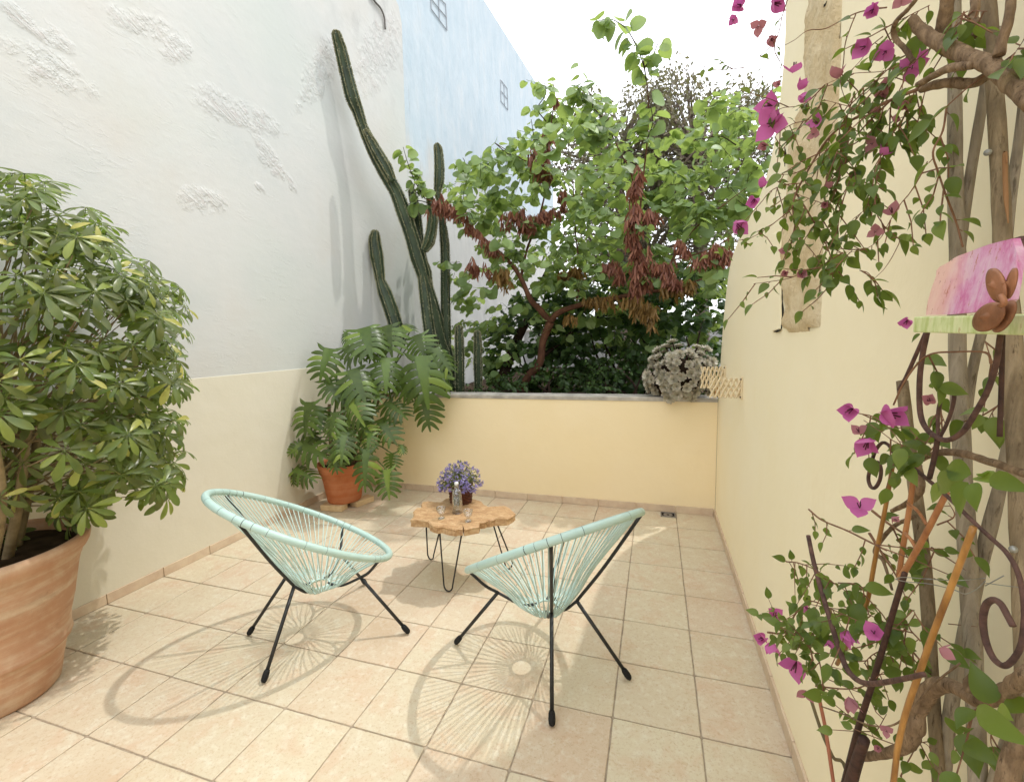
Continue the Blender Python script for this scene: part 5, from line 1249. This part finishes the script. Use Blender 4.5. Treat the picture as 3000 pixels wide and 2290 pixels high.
combine('foliage', [(lf, L_BOUG), (tw, M_TWIG)], bv)
# bracts: three papery leaves round a tiny tube
BM = []
for s in range(5):
    r = random.Random(40+s); b = MB(); st = MB()
    op_ = [.55, .75, .95, 1.15, .65][s]
    for k in range(3):
        th = 2*math.pi*k/3+r.uniform(-.2, .2); d = np.array([math.cos(op_), math.sin(op_)*math.cos(th), math.sin(op_)*math.sin(th)])
        b.tmpl(T_BRACT, d*.03, d, np.array([1.0, 0, 0])-d*.2, r.uniform(.88, 1.08))
    for k in range(3):
        th = 2*math.pi*k/3+.5; st.tube([np.array([0, 0, 0]), np.array([.3, .05*math.cos(th), .05*math.sin(th)]), np.array([.66, .10*math.cos(th), .10*math.sin(th)])], [.016, .026, .03], 6)
    nb_ = len(b.n); b.v += st.v; b.l += [i+b.c for i in st.l]; b.n += st.n
    me = b.mesh('flower'); me.polygons.foreach_set('material_index', np.array([0]*nb_+[1]*len(st.n), dtype=np.int32)); BM.append(me)
BM2 = [m_.copy() for m_ in BM]
M_STAMEN = simple('bract_tube', (70, 34, 48), (104, 56, 66), 60, .7, 0)
for m_ in BM: m_.materials.append(L_BRACT)
for m_ in BM2: m_.materials.append(L_BRACT2)
for m_ in BM+BM2: m_.materials.append(M_STAMEN)
fcount = 0
def flower(x, y, conv, r, dirx, diry, faded=False, toward=.5, xx=None):
    """r: radius in px of the 2201 px view, dir: where the flower opens to in the picture"""
    global fcount
    u, v = conv(x, y); p = W(u, v, 0, xx) if xx else D(u, v, dv(u)-.012)
    s = px(r, p)*2.0; d = unit(AR*dirx-AU*diry-AF*toward); t_, s_, n_ = frame(d, rvec())
    p = p-d*s*.4
    M = Matrix(((t_[0], s_[0], n_[0], p[0]), (t_[1], s_[1], n_[1], p[1]), (t_[2], s_[2], n_[2], p[2]), (0, 0, 0, 1)))
    src = (BM2 if faded else BM); me = src[fcount % 5]
    o = bpy.data.objects.new('flower', me); COL.objects.link(o); o.parent = bv; o.matrix_parent_inverse = Matrix.Translation(-Vector(bv.location)); o.matrix_basis = M @ Matrix.Scale(s, 4)
    if faded: o['label'] = 'faded brownish pink bract'
    fcount += 1
for f in [(120, 30, 22, -.6, .3), (310, 20, 26, .3, .5), (85, 105, 12, -.4, .8), (212, 140, 15, -.5, .7, 1), (282, 205, 17, .2, .8, 1), (805, 55, 26, -.5, .6), (760, 245, 26, -.8, .5), (872, 272, 24, -.6, .6), (400, 345, 20, 0, -.9), (440, 440, 18, .3, -.8), (445, 505, 18, .3, .3), (318, 438, 10, -1, 0, 1), (268, 545, 26, -.8, .2), (280, 645, 28, -.6, .3), (300, 610, 20, .2, -.6), (245, 755, 15, -.7, .3, 1), (625, 378, 20, -.3, -.8, 1), (512, 632, 17, -.9, 0), (1010, 350, 25, -.6, .4), (1062, 285, 18, .2, -.7), (968, 552, 18, -.5, .2, 1), (820, 570, 14, -.3, -.6, 1), (870, 780, 18, .3, -.5), (805, 745, 16, -.5, .3, 1), (240, 948, 16, .2, -.6), (190, 1040, 18, -.5, .5), (112, 1170, 22, .3, .7), (905, 1090, 18, -.6, -.5, 1), (820, 1200, 13, -.5, .3, 1), (440, 1418, 14, -.3, .2, 1), (355, 1415, 11, -.5, .3, 1), (880, 440, 16, -.8, .2, 1), (860, 490, 14, -.7, .3, 1), (500, 695, 11, -.8, .2, 1), (575, 960, 14, .2, -.7, 1), (990, 1655, 0, 0, 0), (560, 1060, 12, -.5, .4, 1), (350, 1300, 10, -.6, 0, 1), (930, 610, 14, .5, .2, 1), (960, -5, 18, -.3, .3, 1)]:
    if f[2]: flower(f[0], f[1], c7, f[2], f[3], f[4], len(f) > 5)
for f in [(350, 365, 26, -.9, .3), (495, 380, 40, .1, .2, 0, 1.6), (410, 485, 28, -.6, .7), (380, 435, 15, -.6, -.6, 1), (385, 700, 24, -.4, -.5), (85, 1090, 20, -.2, -.7), (40, 1172, 20, -.8, -.2), (75, 1205, 20, -.2, .8), (155, 1272, 30, -.5, .2), (192, 1370, 15, -.4, .3, 1), (356, 1405, 25, .1, .9, 1), (340, 1165, 24, .3, .5), (435, 1150, 24, -.5, -.4), (690, 1218, 22, .9, .3, 1), (195, 1062, 13, .5, .2), (550, 52, 18, -.7, .5), (632, 332, 18, -.6, -.5, 1), (278, 1190, 12, -.3, .6), (510, 750, 12, .2, .3, 1), (480, 1500, 12, -.3, -.2, 1), (450, 1560, 12, -.5, -.3, 1)]:
    flower(f[0], f[1], cA, f[2], f[3], f[4], len(f) > 5 and f[5] == 1, f[6] if len(f) > 6 else .5, 3.095)
